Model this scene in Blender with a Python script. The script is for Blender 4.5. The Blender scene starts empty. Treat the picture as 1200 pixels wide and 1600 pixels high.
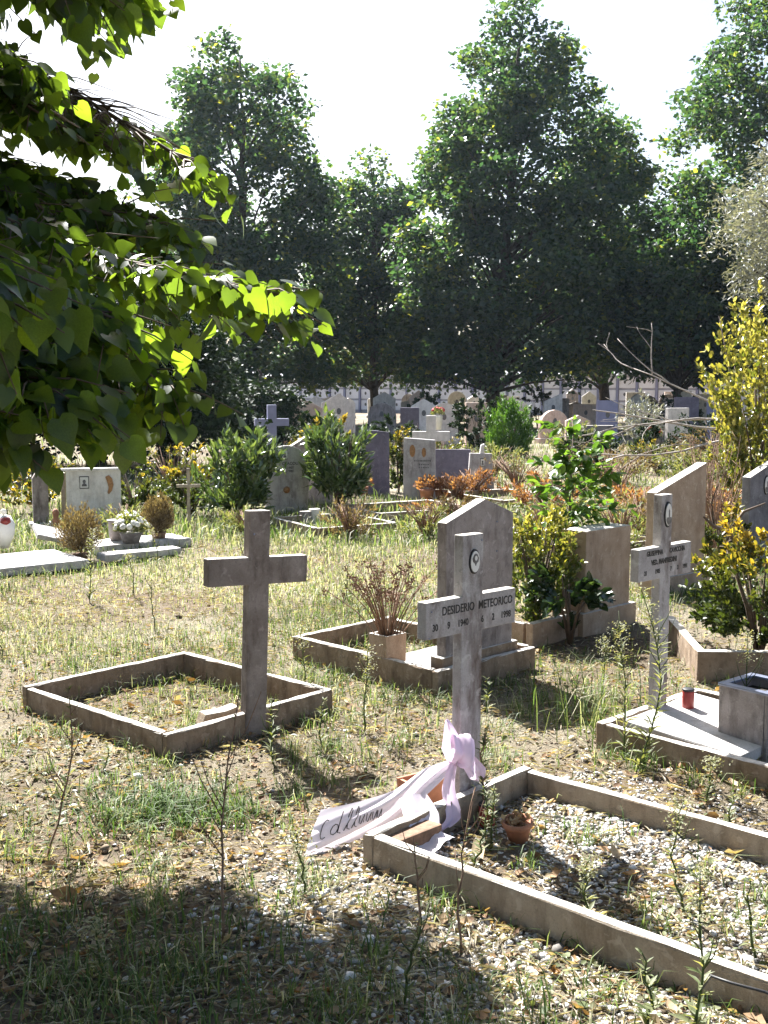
import bpy, bmesh, math, random
import numpy as np
from mathutils import Matrix, Vector

# ------------------------------------------------------------------ camera, sky, sun, exposure
S = bpy.context.scene
COL = S.collection
cam_d = bpy.data.cameras.new('camera')
cam = bpy.data.objects.new('camera', cam_d); COL.objects.link(cam)
cam_d.sensor_fit = 'VERTICAL'; cam_d.sensor_height = 24.0; cam_d.lens = 26.25
cam_d.clip_start = 0.05; cam_d.clip_end = 3000
PITCH = math.atan(200 / 1750)
CAM = np.array([0, 0, 1.6])
cam.location = (0, 0, 1.6); cam.rotation_euler = (math.pi / 2 - PITCH, 0, 0)
S.camera = cam

SUN_EL = math.radians(46.0)
SUN_AZ = math.radians(-28.0)          # measured from +Y towards +X: the sun stands ahead, to the left
SUND = np.array([math.sin(SUN_AZ) * math.cos(SUN_EL), math.cos(SUN_AZ) * math.cos(SUN_EL), math.sin(SUN_EL)])
W = bpy.data.worlds.new('World'); S.world = W; W.use_nodes = True
wn = W.node_tree.nodes; wl = W.node_tree.links
sky = wn.new('ShaderNodeTexSky'); sky.sky_type = 'NISHITA'; sky.sun_disc = False
sky.sun_elevation = SUN_EL; sky.sun_rotation = SUN_AZ
sky.air_density = 1.0; sky.dust_density = 2.8; sky.ozone_density = 1.0; sky.altitude = 50
wl.new(sky.outputs[0], wn['Background'].inputs[0])
wn['Background'].inputs[1].default_value = 0.051
sd = bpy.data.lights.new('sun', 'SUN'); sd.energy = 5.0; sd.angle = math.radians(0.53); sd.color = (1.0, 0.985, 0.955)
sun = bpy.data.objects.new('sun', sd); COL.objects.link(sun)
sun.rotation_euler = Vector(SUND).to_track_quat('Z', 'Y').to_euler()
S.view_settings.view_transform = 'Standard'; S.view_settings.look = 'None'
S.view_settings.exposure = 2.2; S.view_settings.gamma = 1.0; S.view_settings.use_curve_mapping = False
S.render.engine = 'CYCLES'
S.cycles.use_denoising = True
S.cycles.max_bounces = 8; S.cycles.diffuse_bounces = 4; S.cycles.glossy_bounces = 3
S.cycles.transmission_bounces = 5; S.cycles.sample_clamp_indirect = 6.0

R = np.random.default_rng(7)
random.seed(7)
rad = math.radians

# ------------------------------------------------------------------ helpers
def link(o, parent=None):
    COL.objects.link(o)
    if parent is not None: o.parent = parent
    return o
def tag(o, label=None, cat=None, group=None, kind=None):
    if label: o['label'] = label
    if cat: o['category'] = cat
    if group: o['group'] = group
    if kind: o['kind'] = kind
    elif cat: o['kind'] = 'thing'
    return o
def thing(name, label, cat, loc=(0, 0, 0), rotz=0, group=None, tilt=(0, 0)):
    o = bpy.data.objects.new(name, None); o.empty_display_size = 0.1
    o.location = loc; o.rotation_euler = (tilt[0], tilt[1], rotz)
    link(o); return tag(o, label, cat, group)
def mesh_obj(name, me, mat, parent=None):
    o = bpy.data.objects.new(name, me)
    if mat is not None and not me.materials: me.materials.append(mat)
    return link(o, parent)
def gz(x, y):
    return 0.012 * np.sin(2.3 * x + 1.1 * y) + 0.010 * np.sin(3.7 * y - 1.9 * x + 1) + 0.006 * np.sin(7.1 * x + 5.3 * y)

class MB:
    def __init__(s): s.bm = bmesh.new()
    def box(s, c, d, rot=0.0, bev=0.0, jit=0.0, cuts=0, M=None):
        b = bmesh.new(); bmesh.ops.create_cube(b, size=1.0)
        bmesh.ops.scale(b, vec=d, verts=b.verts)
        if bev: bmesh.ops.bevel(b, geom=list(b.edges), offset=bev, segments=2, affect='EDGES', profile=0.6)
        if cuts:
            ax = max(range(3), key=lambda i: d[i])
            ed = [e for e in b.edges if abs((e.verts[0].co - e.verts[1].co)[ax]) > 0.5 * d[ax]]
            bmesh.ops.subdivide_edges(b, edges=ed, cuts=cuts)
        if jit:
            for v in b.verts: v.co += Vector([random.uniform(-jit, jit) for _ in range(3)])
        T = Matrix.Translation(c) @ Matrix.Rotation(rot, 4, 'Z')
        if M is not None: T = T @ M
        bmesh.ops.transform(b, matrix=T, verts=b.verts); s._merge(b); return s
    def _merge(s, b):
        me = bpy.data.meshes.new('t'); b.to_mesh(me); b.free(); s.bm.from_mesh(me); bpy.data.meshes.remove(me)
    def prism(s, pts, y0, y1, bev=0.0, axis='XZ'):
        """polygon in x,z extruded along y (facing -y)"""
        b = bmesh.new()
        if axis == 'XZ': vs = [b.verts.new((x, y0, z)) for x, z in pts]
        else: vs = [b.verts.new((x, z, y0)) for x, z in pts]
        f = b.faces.new(vs)
        r = bmesh.ops.extrude_face_region(b, geom=[f])
        dv = Vector((0, y1 - y0, 0)) if axis == 'XZ' else Vector((0, 0, y1 - y0))
        for v in r['geom']:
            if isinstance(v, bmesh.types.BMVert): v.co += dv
        bmesh.ops.recalc_face_normals(b, faces=b.faces)
        if bev:
            ed = [e for e in b.edges if len(e.link_faces) == 2 and e.calc_face_angle(0) > 0.6]
            bmesh.ops.bevel(b, geom=ed, offset=bev, segments=2, affect='EDGES', profile=0.6)
        s._merge(b); return s
    def lathe(s, prof, n=20, c=(0, 0, 0), sx=1.0, sy=1.0, M=None):
        b = bmesh.new(); rings = []
        for r, z in prof:
            rings.append([b.verts.new((r * sx * math.cos(2 * math.pi * i / n), r * sy * math.sin(2 * math.pi * i / n), z)) for i in range(n)])
        for a, c2 in zip(rings, rings[1:]):
            for i in range(n):
                b.faces.new((a[i], a[(i + 1) % n], c2[(i + 1) % n], c2[i]))
        b.faces.new(rings[0][::-1]); b.faces.new(rings[-1])
        T = Matrix.Translation(c)
        if M is not None: T = T @ M
        bmesh.ops.transform(b, matrix=T, verts=b.verts); bmesh.ops.recalc_face_normals(b, faces=b.faces)
        s._merge(b); return s
    def tube(s, pts, rads, n=6):
        b = s.bm; pts = [Vector(p) for p in pts]; rings = []
        ref = Vector((0.31, 0.17, 0.93))
        for i, p in enumerate(pts):
            t = (pts[min(i + 1, len(pts) - 1)] - pts[max(i - 1, 0)]).normalized()
            a = t.cross(ref)
            if a.length < 0.05: a = t.cross(Vector((1, 0, 0)))
            a.normalize(); bb = t.cross(a)
            r = rads[i] if hasattr(rads, '__len__') else rads
            rings.append([b.verts.new(p + a * (r * math.cos(2 * math.pi * k / n)) + bb * (r * math.sin(2 * math.pi * k / n))) for k in range(n)])
        for a, c in zip(rings, rings[1:]):
            for k in range(n): b.faces.new((a[k], a[(k + 1) % n], c[(k + 1) % n], c[k]))
        b.faces.new(rings[0][::-1]); b.faces.new(rings[-1]); return s
    def mesh(s, name, smooth=False):
        me = bpy.data.meshes.new(name); s.bm.normal_update(); s.bm.to_mesh(me); s.bm.free()
        if smooth: me.polygons.foreach_set('use_smooth', [True] * len(me.polygons))
        return me
    def build(s, name, mat, parent=None, smooth=False):
        return mesh_obj(name, s.mesh(name, smooth), mat, parent)

def np_mesh(name, V, F, rnd=None, smooth=False):
    V = np.asarray(V, np.float32); F = np.asarray(F, np.int32); k = F.shape[1]
    me = bpy.data.meshes.new(name)
    me.vertices.add(len(V)); me.vertices.foreach_set('co', V.ravel())
    me.loops.add(F.size); me.loops.foreach_set('vertex_index', F.ravel())
    me.polygons.add(len(F)); me.polygons.foreach_set('loop_start', np.arange(0, F.size, k, dtype=np.int32))
    if smooth: me.polygons.foreach_set('use_smooth', np.ones(len(F), bool))
    if rnd is not None:
        a = me.attributes.new('rnd', 'FLOAT', 'POINT'); a.data.foreach_set('value', np.asarray(rnd, np.float32))
    me.update(calc_edges=True); me.validate(); return me

def unit(v):
    v = np.asarray(v, float); return v / np.maximum(np.linalg.norm(v, axis=-1, keepdims=True), 1e-9)
def replicate(bv, bf, A, T, rnd):
    """bv (m,3) base verts, A (n,3,3) columns = local axes, T (n,3)"""
    n, m = len(T), len(bv)
    V = np.einsum('nij,mj->nmi', A, bv) + T[:, None, :]
    F = bf[None] + (np.arange(n) * m)[:, None, None]
    return V.reshape(-1, 3), F.reshape(-1, bf.shape[1]), np.repeat(rnd, m)

# canonical leaves: base at origin, length 1 along +y, width 1 along x
DIAMOND = (np.array([(0, 0, 0), (.5, .45, .07), (0, 1, -.06), (-.5, .45, .07)]), np.array([(0, 1, 2), (0, 2, 3)]))
LANCE = (np.array([(0, 0, 0), (.42, .25, .03), (.5, .5, .03), (0, 1, -.12), (-.5, .5, .03), (-.42, .25, .03), (0, .45, -.02)]),
         np.array([(0, 1, 6), (1, 2, 6), (2, 3, 6), (3, 4, 6), (4, 5, 6), (5, 0, 6)]))
_h = [(0, .06), (.2, -.06), (.42, .06), (.52, .27), (.43, .53), (.2, .82), (0, 1.06)]
def _heart():
    o = _h + [(-x, y) for x, y in _h[-2:0:-1]]; m = [(0, .3), (0, .65)]
    P = np.array([(x, y, 0.10 * abs(x) ** 1.0 - .22 * max(0, y - .2) ** 2) for x, y in o + m]); k = len(o); a, b = k, k + 1
    f = [(0, 1, a), (1, 2, a), (2, 3, a), (3, b, a), (3, 4, b), (4, 5, b), (5, 6, b), (6, 7, b), (7, 8, b), (8, 9, b), (9, a, b), (9, 10, a), (10, 11, a), (11, 0, a)]
    return P, np.array(f)
HEART = _heart()
OVAL = (np.array([(0, 0, 0), (.4, .2, .05), (.5, .5, .06), (.3, .82, .0), (0, 1, -.1), (-.3, .82, .0), (-.5, .5, .06), (-.4, .2, .05), (0, .5, -.03)]),
        np.array([(0, 1, 8), (1, 2, 8), (2, 3, 8), (3, 4, 8), (4, 5, 8), (5, 6, 8), (6, 7, 8), (7, 0, 8)]))

def frames(D, N):
    D = unit(D); X = unit(np.cross(D, N)); Z = np.cross(X, D); return X, D, Z
def leaves(parent, P, D, N, L, Wd, shape, mat, nparts=0, name='foliage', partname='leaf', rnd=None, kind='stuff'):
    n = len(P); rnd = R.random(n) if rnd is None else rnd
    X, Y, Z = frames(D, N)
    L = np.broadcast_to(L, (n,)); Wd = np.broadcast_to(Wd, (n,))
    A = np.stack([X * Wd[:, None], Y * L[:, None], Z * L[:, None]], axis=2)
    idx = np.arange(n)
    if nparts:
        px = 600 + 1750 * P[:, 0] / np.maximum(P[:, 1], .1); py = 600 - 1750 * (P[:, 2] - 1.6) / np.maximum(P[:, 1], .1)
        vis = (px > -20) & (px < 1220) & (py > -20) & (py < 1620)
        sc = np.linalg.norm(P - CAM, axis=1) / L + np.where(vis, 0, 1e6)
        order = np.argsort(sc); sel = order[:nparts]; idx = order[nparts:]
        base = []
        for k in range(6):
            bv = shape[0].copy(); bv[:, 2] += R.normal(0, .025, len(bv)) + R.uniform(-.25, .12) * bv[:, 1] ** 2 + R.uniform(-.1, .25) * np.abs(bv[:, 0]); bv[:, 0] *= R.uniform(.8, 1.08)
            base.append(np_mesh(partname, bv, shape[1], np.full(len(bv), (k + .5) / 6), True)); base[-1].materials.append(mat)
        for i in sel:
            o = bpy.data.objects.new(partname, base[min(5, int(rnd[i] * 6))])
            M = Matrix.Identity(4)
            for r_ in range(3):
                for c_ in range(3): M[r_][c_] = A[i, r_, c_]
                M[r_][3] = P[i, r_]
            link(o, parent); o.matrix_local = M
    if len(idx):
        V, F, rr = replicate(shape[0], shape[1], A[idx], P[idx], rnd[idx])
        o = mesh_obj(name, np_mesh(name, V, F, rr, True), mat, parent)
        if kind: o['kind'] = kind
        return o

def rand_dirs(n):
    v = R.normal(size=(n, 3)); return unit(v)

# ------------------------------------------------------------------ materials
def newmat(name):
    m = bpy.data.materials.new(name); m.use_nodes = True
    nt = m.node_tree; return m, nt, nt.nodes['Principled BSDF'], nt.nodes['Material Output']
def ramp(nt, cols, fac, pos=None):
    r = nt.nodes.new('ShaderNodeValToRGB'); e = r.color_ramp.elements
    pos = pos or [i / (len(cols) - 1) for i in range(len(cols))]
    while len(e) < len(cols): e.new(0.5)
    for el, c, p in zip(e, cols, pos): el.position = p; el.color = (*c, 1)
    nt.links.new(fac, r.inputs[0]); return r.outputs[0]
def noise(nt, scale, vec=None, detail=6, rough=.6, dist=0.0):
    n = nt.nodes.new('ShaderNodeTexNoise'); n.inputs['Scale'].default_value = scale
    n.inputs['Detail'].default_value = detail; n.inputs['Roughness'].default_value = rough; n.inputs['Distortion'].default_value = dist
    if vec is not None: nt.links.new(vec, n.inputs['Vector'])
    return n.outputs[0]
def coords(nt, out='Object', scale=(1, 1, 1), offs=False):
    tc = nt.nodes.new('ShaderNodeTexCoord'); mp = nt.nodes.new('ShaderNodeMapping'); mp.inputs['Scale'].default_value = scale
    nt.links.new(tc.outputs[out], mp.inputs['Vector'])
    if offs:
        oi = nt.nodes.new('ShaderNodeObjectInfo'); mu = nt.nodes.new('ShaderNodeMath'); mu.operation = 'MULTIPLY'; mu.inputs[1].default_value = 37.0
        nt.links.new(oi.outputs['Random'], mu.inputs[0]); nt.links.new(mu.outputs[0], mp.inputs['Location'])
    return mp.outputs[0]
def mixc(nt, a, b, fac, mode='MIX'):
    m = nt.nodes.new('ShaderNodeMix'); m.data_type = 'RGBA'; m.blend_type = mode
    for sock, v in ((m.inputs[6], a), (m.inputs[7], b), (m.inputs[0], fac)):
        if hasattr(v, 'node'): nt.links.new(v, sock)
        else: sock.default_value = v if not isinstance(v, tuple) else (*v, 1)
    return m.outputs[2]
def bump(nt, h, strength, dist, bsdf):
    b = nt.nodes.new('ShaderNodeBump'); b.inputs['Strength'].default_value = strength; b.inputs['Distance'].default_value = dist
    nt.links.new(h, b.inputs['Height']); nt.links.new(b.outputs[0], bsdf.inputs['Normal'])

def stone(name, c1, c2, stain, streak=0.5, rough=.85, scale=9, speck=0.25, top=None):
    m, nt, b, out = newmat(name)
    v = coords(nt, 'Object', offs=True); vs = coords(nt, 'Object', (8, 8, 2.4), offs=True)
    big = noise(nt, scale, v); st = noise(nt, 1.6, vs, 8, .65); fine = noise(nt, 160, v, 4, .7); mid = noise(nt, 34, v, 6, .7)
    c = ramp(nt, [c1, c2], big, [.35, .68])
    f = nt.nodes.new('ShaderNodeMapRange'); f.inputs[1].default_value = .48; f.inputs[2].default_value = .68; f.inputs[4].default_value = streak
    nt.links.new(st, f.inputs[0]); c = mixc(nt, c, stain, f.outputs[0])
    g = nt.nodes.new('ShaderNodeMapRange'); g.inputs[1].default_value = .56; g.inputs[2].default_value = .72; g.inputs[4].default_value = .55
    nt.links.new(mid, g.inputs[0]); c = mixc(nt, c, tuple(x * .45 for x in c1), g.outputs[0])
    li = noise(nt, 21, v, 3, .55, .6); lf = nt.nodes.new('ShaderNodeMapRange'); lf.inputs[1].default_value = .60; lf.inputs[2].default_value = .66; lf.inputs[4].default_value = .35; nt.links.new(li, lf.inputs[0]); c = mixc(nt, c, tuple(min(.6, x * 1.25 + .07) for x in c2), lf.outputs[0])
    sp = ramp(nt, [(.72, .72, .72), (1.15, 1.15, 1.15)], fine, [.3, .7]); c = mixc(nt, c, sp, speck * 2, 'MULTIPLY')
    if top:      # upper faces painted pale: the sun's white glare put into the colour
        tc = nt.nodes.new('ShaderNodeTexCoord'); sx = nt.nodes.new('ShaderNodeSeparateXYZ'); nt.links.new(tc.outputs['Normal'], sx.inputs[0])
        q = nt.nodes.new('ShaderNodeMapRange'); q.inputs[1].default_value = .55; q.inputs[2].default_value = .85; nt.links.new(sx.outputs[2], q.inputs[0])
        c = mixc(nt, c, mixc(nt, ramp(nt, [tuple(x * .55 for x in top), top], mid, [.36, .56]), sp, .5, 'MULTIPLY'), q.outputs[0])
    nt.links.new(c, b.inputs['Base Color']); b.inputs['Roughness'].default_value = rough; b.inputs['Specular IOR Level'].default_value = .3
    h = nt.nodes.new('ShaderNodeMath'); h.operation = 'ADD'; nt.links.new(mid, h.inputs[0]); nt.links.new(fine, h.inputs[1])
    bump(nt, h.outputs[0], .55, .006, b); return m

def leafmat(name, cols, trans=.45, tcol=1.5, rough=.42, spec=.4, nsc=30, pos=None, tint=(1.3, 1.2, .45)):
    m, nt, b, out = newmat(name)
    at = nt.nodes.new('ShaderNodeAttribute'); at.attribute_name = 'rnd'
    c = ramp(nt, cols, at.outputs['Fac'], pos)
    n = noise(nt, nsc, coords(nt, 'Object'), 3, .5)
    c = mixc(nt, c, ramp(nt, [(.7, .7, .7), (1.2, 1.2, 1.2)], n, [.3, .7]), .6, 'MULTIPLY')
    nt.links.new(c, b.inputs['Base Color']); b.inputs['Roughness'].default_value = rough; b.inputs['Specular IOR Level'].default_value = spec
    if trans:
        t = nt.nodes.new('ShaderNodeBsdfTranslucent'); x = nt.nodes.new('ShaderNodeMixShader'); x.inputs[0].default_value = trans
        tc = mixc(nt, c, tuple(tcol * t_ for t_ in tint), 1.0, 'MULTIPLY'); nt.links.new(tc, t.inputs['Color'])
        nt.links.new(b.outputs[0], x.inputs[1]); nt.links.new(t.outputs[0], x.inputs[2]); nt.links.new(x.outputs[0], out.inputs['Surface'])
    return m
def plain(name, c, rough=.6, var=.35, sc=25, spec=.4, metal=0.0, trans=0):
    m, nt, b, out = newmat(name)
    n = noise(nt, sc, coords(nt, 'Object', offs=True), 6, .65)
    col = ramp(nt, [tuple(x * (1 - var) for x in c), tuple(min(1, x * (1 + var)) for x in c)], n, [.3, .7])
    nt.links.new(col, b.inputs['Base Color']); b.inputs['Roughness'].default_value = rough; b.inputs['Specular IOR Level'].default_value = spec; b.inputs['Metallic'].default_value = metal
    bump(nt, n, .2, .003, b)
    if trans:
        t = nt.nodes.new('ShaderNodeBsdfTranslucent'); x = nt.nodes.new('ShaderNodeMixShader'); x.inputs[0].default_value = trans
        nt.links.new(col, t.inputs['Color']); nt.links.new(b.outputs[0], x.inputs[1]); nt.links.new(t.outputs[0], x.inputs[2]); nt.links.new(x.outputs[0], out.inputs['Surface'])
    return m
def bits(name, cols, rough=.8, pos=None, trans=0.0):
    return leafmat(name, cols, trans, 1.2, rough, .25, 120, pos)

M = dict(
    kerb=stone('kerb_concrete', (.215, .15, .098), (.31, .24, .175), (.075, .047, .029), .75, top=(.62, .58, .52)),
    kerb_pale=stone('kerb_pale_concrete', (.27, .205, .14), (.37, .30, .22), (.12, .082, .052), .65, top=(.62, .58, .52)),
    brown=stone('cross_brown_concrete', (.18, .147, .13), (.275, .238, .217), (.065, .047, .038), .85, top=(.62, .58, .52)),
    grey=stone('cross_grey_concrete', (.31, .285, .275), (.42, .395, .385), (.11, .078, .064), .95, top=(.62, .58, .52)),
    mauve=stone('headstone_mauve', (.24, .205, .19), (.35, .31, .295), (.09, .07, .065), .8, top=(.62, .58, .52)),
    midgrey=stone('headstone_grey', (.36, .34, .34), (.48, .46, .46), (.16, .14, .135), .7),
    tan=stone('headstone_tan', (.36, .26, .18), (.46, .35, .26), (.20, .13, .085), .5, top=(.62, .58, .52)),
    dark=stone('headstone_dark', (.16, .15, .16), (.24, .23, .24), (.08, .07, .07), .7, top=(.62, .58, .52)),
    slate=stone('headstone_slate', (.12, .11, .15), (.17, .155, .20), (.08, .07, .08), .5),
    marble=stone('marble', (.62, .60, .57), (.78, .76, .73), (.38, .34, .30), .5, .6),
    far=stone('far_marble', (.52, .49, .45), (.70, .66, .61), (.34, .30, .26), .5, .7),
    farpink=stone('far_pink_stone', (.55, .40, .32), (.66, .52, .43), (.30, .2, .15), .5, .7),
    slab=stone('slab_cement', (.44, .42, .40), (.60, .58, .56), (.24, .21, .19), .6, .9),
    bark=stone('bark', (.05, .038, .03), (.085, .065, .05), (.025, .018, .013), .8, .95, 6),
    twig=plain('twig', (.11, .075, .05), .8), deadwood=plain('dead_wood', (.36, .32, .28), .85, .4, 30), drystem=plain('dry_stem', (.20, .12, .075), .85, .5, 30),
    terracotta=plain('terracotta', (.38, .17, .095), .75, .3, 14), red=plain('red_plastic', (.22, .022, .018), .35, .2, 8, .5),
    black=plain('black_paint', (.012, .012, .014), .5, .3), darkgap=plain('dark_soil', (.035, .028, .02), .95, .5, 40),
    enamel=plain('enamel', (.62, .62, .60), .2, .08, 12, .5), photo=plain('photo_grey', (.10, .10, .105), .3, .5, 60), bronze=plain('bronze', (.30, .16, .07), .45, .4, 40, .5, .4),
    steel=plain('zinc_liner', (.20, .22, .30), .35, .2, 12, .5, .5), satin=plain('ribbon_satin', (.86, .70, .84), .38, .05, 6, .5, 0, .25), paper=plain('ribbon_white', (.88, .80, .86), .4, .05, 6, .5, 0, .25),
    white=plain('white_ceramic', (.78, .78, .76), .4, .1, 10), blue=plain('blue_plastic', (.10, .18, .34), .4, .3, 10), wood=plain('weathered_wood', (.34, .29, .22), .85, .4, 30),
    bluegrey=plain('blue_grey_metal', (.23, .24, .36), .6, .15, 4), roof=plain('niche_roof', (.62, .62, .64), .8, .25, 5), niche=plain('niche_plaque', (.72, .72, .78), .35, .12, 1.2), nichewall=plain('niche_wall', (.36, .36, .42), .8, .2, 2),
    linden=leafmat('linden_leaf', [(.012, .027, .010), (.020, .046, .011), (.034, .072, .014)], .42, 6.6, .38, .45, 18, None, (1.9, 1.3, .35)),
    tree=leafmat('tree_leaf', [(.011, .030, .020), (.021, .048, .027), (.052, .078, .024), (.27, .26, .055)], .40, 3.0, .45, .45, 3, [0, .45, .74, 1]),
    olive=leafmat('olive_leaf', [(.17, .185, .18), (.27, .285, .28), (.40, .41, .41)], .2, .9, .5, .4, 6),
    evergreen=leafmat('evergreen_leaf', [(.010, .022, .012), (.018, .036, .016), (.03, .05, .02)], .15, 1.4, .6, .12, 4),
    oleander=leafmat('oleander_leaf', [(.035, .065, .028), (.06, .10, .04), (.12, .17, .07)], .25, 1.7, .16, 1.0, 20),
    conifer=leafmat('bright_conifer_leaf', [(.04, .11, .02), (.07, .165, .028), (.11, .21, .04)], .36, 1.1, .5, .3, 10),
    euonymus=leafmat('golden_leaf', [(.05, .085, .02), (.12, .15, .035), (.29, .275, .07), (.54, .51, .22)], .4, 1.0, .35, .5, 20, [0, .35, .7, 1]),
    yellowtop=leafmat('yellow_tip_leaf', [(.035, .055, .014), (.08, .09, .02), (.32, .24, .04), (.5, .36, .07)], .4, 1.3, .35, .5, 20, [0, .5, .75, 1]),
    young=leafmat('young_tree_leaf', [(.035, .08, .018), (.06, .13, .022), (.10, .17, .035)], .42, 1.7, .38, .45, 18),
    darkleaf=leafmat('dark_broad_leaf', [(.015, .034, .016), (.026, .052, .022), (.05, .085, .03)], .25, 1.8, .26, .6, 18),
    weed=leafmat('weed_leaf', [(.07, .10, .035), (.13, .155, .07), (.27, .27, .17)], .35, 1.4, .55, .3, 40),
    brownbush=leafmat('dry_bush', [(.085, .06, .04), (.16, .12, .08), (.27, .22, .15)], .25, 1.2, .8, .2, 30),
    redleaf=leafmat('dry_red_leaf', [(.14, .07, .045), (.25, .12, .075), (.36, .20, .13)], .35, 1.3, .7, .2, 30),
    grass=leafmat('grass_blade', [(.045, .085, .02), (.085, .135, .035), (.17, .20, .075), (.46, .43, .32)], .38, 1.3, .55, .3, 40, [0, .4, .7, 1], (1.12, 1.15, .68)),
    straw=bits('straw', [(.20, .165, .11), (.40, .35, .26), (.62, .57, .48)], .8, None, .15),
    litter=bits('dead_leaf', [(.12, .068, .038), (.25, .15, .082), (.39, .26, .15), (.44, .36, .25)], .75, None, .2),
    pebble=bits('pebble', [(.14, .125, .11), (.36, .34, .31), (.56, .54, .51), (.78, .76, .74)], .75, [0, .28, .65, 1]),
    crumb=bits('soil_crumb', [(.06, .042, .028), (.13, .095, .065), (.24, .18, .13)], .95),
    whiteflower=plain('white_petal', (.80, .79, .74), .6, .1, 40, .3, 0, .3), yellowflower=plain('orange_petal', (.80, .42, .08), .6, .2, 40, .3, 0, .3), redflower=plain('red_petal', (.62, .08, .07), .6, .25, 40, .3, 0, .3),
)
def ground_mat():
    m, nt, b, out = newmat('ground_soil')
    v = coords(nt, 'Object')
    a = noise(nt, .55, v, 5, .6); c = noise(nt, 14, v, 8, .7); d = noise(nt, 90, v, 5, .75); e = noise(nt, 260, v, 3, .7)
    soil = ramp(nt, [(.055, .04, .028), (.13, .095, .065), (.24, .19, .14)], c, [.3, .52, .75])
    dry = ramp(nt, [(.11, .098, .068), (.23, .205, .15), (.42, .385, .31)], d, [.3, .5, .72])
    f = nt.nodes.new('ShaderNodeMapRange'); f.inputs[1].default_value = .38; f.inputs[2].default_value = .62; nt.links.new(a, f.inputs[0])
    col = mixc(nt, soil, dry, f.outputs[0])
    col = mixc(nt, col, ramp(nt, [(.6, .6, .6), (1.35, 1.3, 1.25)], e, [.3, .7]), .8, 'MULTIPLY')
    nt.links.new(col, b.inputs['Base Color']); b.inputs['Roughness'].default_value = .95; b.inputs['Specular IOR Level'].default_value = .15
    h = nt.nodes.new('ShaderNodeMath'); h.operation = 'ADD'; nt.links.new(c, h.inputs[0]); nt.links.new(d, h.inputs[1])
    bump(nt, h.outputs[0], .8, .02, b); return m
M['ground'] = ground_mat()

# ------------------------------------------------------------------ the setting
def build_ground():
    ys = np.concatenate([np.linspace(-60, 0, 20), np.arange(.1, 10, .07), np.geomspace(10, 900, 90)])
    xs = np.concatenate([-np.geomspace(900, 4, 50), np.arange(-3.93, 3.95, .07), np.geomspace(4, 900, 50)])
    X, Y = np.meshgrid(xs, ys); Z = gz(X, Y)
    near = np.exp(-(X ** 2 + Y ** 2) / 150)
    Z = Z * (near * .9 + .1) + R.normal(0, .0035, X.shape) * near
    V = np.stack([X, Y, Z], -1).reshape(-1, 3); nx, ny = len(xs), len(ys)
    i = np.arange(ny - 1)[:, None] * nx + np.arange(nx - 1)[None]; i = i.ravel()
    F = np.stack([i, i + 1, i + nx + 1, i + nx], 1)
    o = mesh_obj('ground', np_mesh('ground', V, F, None, True), M['ground']); tag(o, 'dry stony soil with patchy grass under the graves', kind='structure')
build_ground()

# ---- the grid the graves follow
GA = rad(44.0)
U = np.array([math.cos(GA), math.sin(GA)]); VV = np.array([math.sin(GA), -math.cos(GA)])   # U: along a cross arm, VV: out of its front
BLOCK = []     # (corner, u-length, v-length): no grass or stones grow through these
def at(c, u, v): return np.array(c) + U * u + VV * v

def kerb_set(root, c, lu, lv, h, t, mat, sides='abcd', z0=0.0, seed=0):
    """c: corner with the least u and the least v; local axes: x = u, y = -v, about root"""
    random.seed(seed)
    spec = dict(a=((lu / 2, -t / 2), (lu, t)), b=((lu / 2, -lv + t / 2), (lu, t)), c=((t / 2, -lv / 2), (t, lv - 2 * t - .006)), d=((lu - t / 2, -lv / 2), (t, lv - 2 * t - .006)))
    for s_ in sides:
        (cx, cy), (dx, dy) = spec[s_]
        MB().box((cx + c[0], cy - c[1], h / 2 + z0 - .03), (dx, dy, h + .06), bev=.007, jit=.0026, cuts=14, M=Matrix.Rotation(rad(random.uniform(-.5, .5)), 4, 'X') @ Matrix.Rotation(rad(random.uniform(-.5, .5)), 4, 'Y')).build('kerb_slab', mat, root)
def lettering(root, text, size, x, z, y, mat, align='CENTER', off=.0006, sx=1.0):
    cu = bpy.data.curves.new('t', 'FONT'); cu.body = text; cu.size = size; cu.align_x = align; cu.extrude = .0012; cu.offset = off; cu.resolution_u = 3
    ob = bpy.data.objects.new('t', cu); me = bpy.data.meshes.new_from_object(ob); bpy.data.objects.remove(ob)
    me.name = 'lettering'; me.transform(Matrix.Translation((x, y, z)) @ Matrix.Rotation(math.pi / 2, 4, 'X') @ Matrix.Diagonal((sx, 1, 1, 1)))
    me.materials.clear(); return mesh_obj('lettering', me, mat, root)
def worn_marks(root, x, z, y, w, hgt, n, mat):
    random.seed(int(abs(x * 991 + z * 577 + w * 313) * 10)); b = MB(); c = x - w / 2
    for i in range(n):
        d = w / n * random.uniform(.35, .75); b.box((c + w / n * (i + .5), y, z + hgt / 2), (d, .003, hgt * random.uniform(.7, 1.0)))
    return b.build('worn_lettering', mat, root)
def ellipse(n, a, b, cx=0, cz=0): return [(cx + a * math.cos(2 * math.pi * i / n), cz + b * math.sin(2 * math.pi * i / n)) for i in range(n)]
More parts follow.
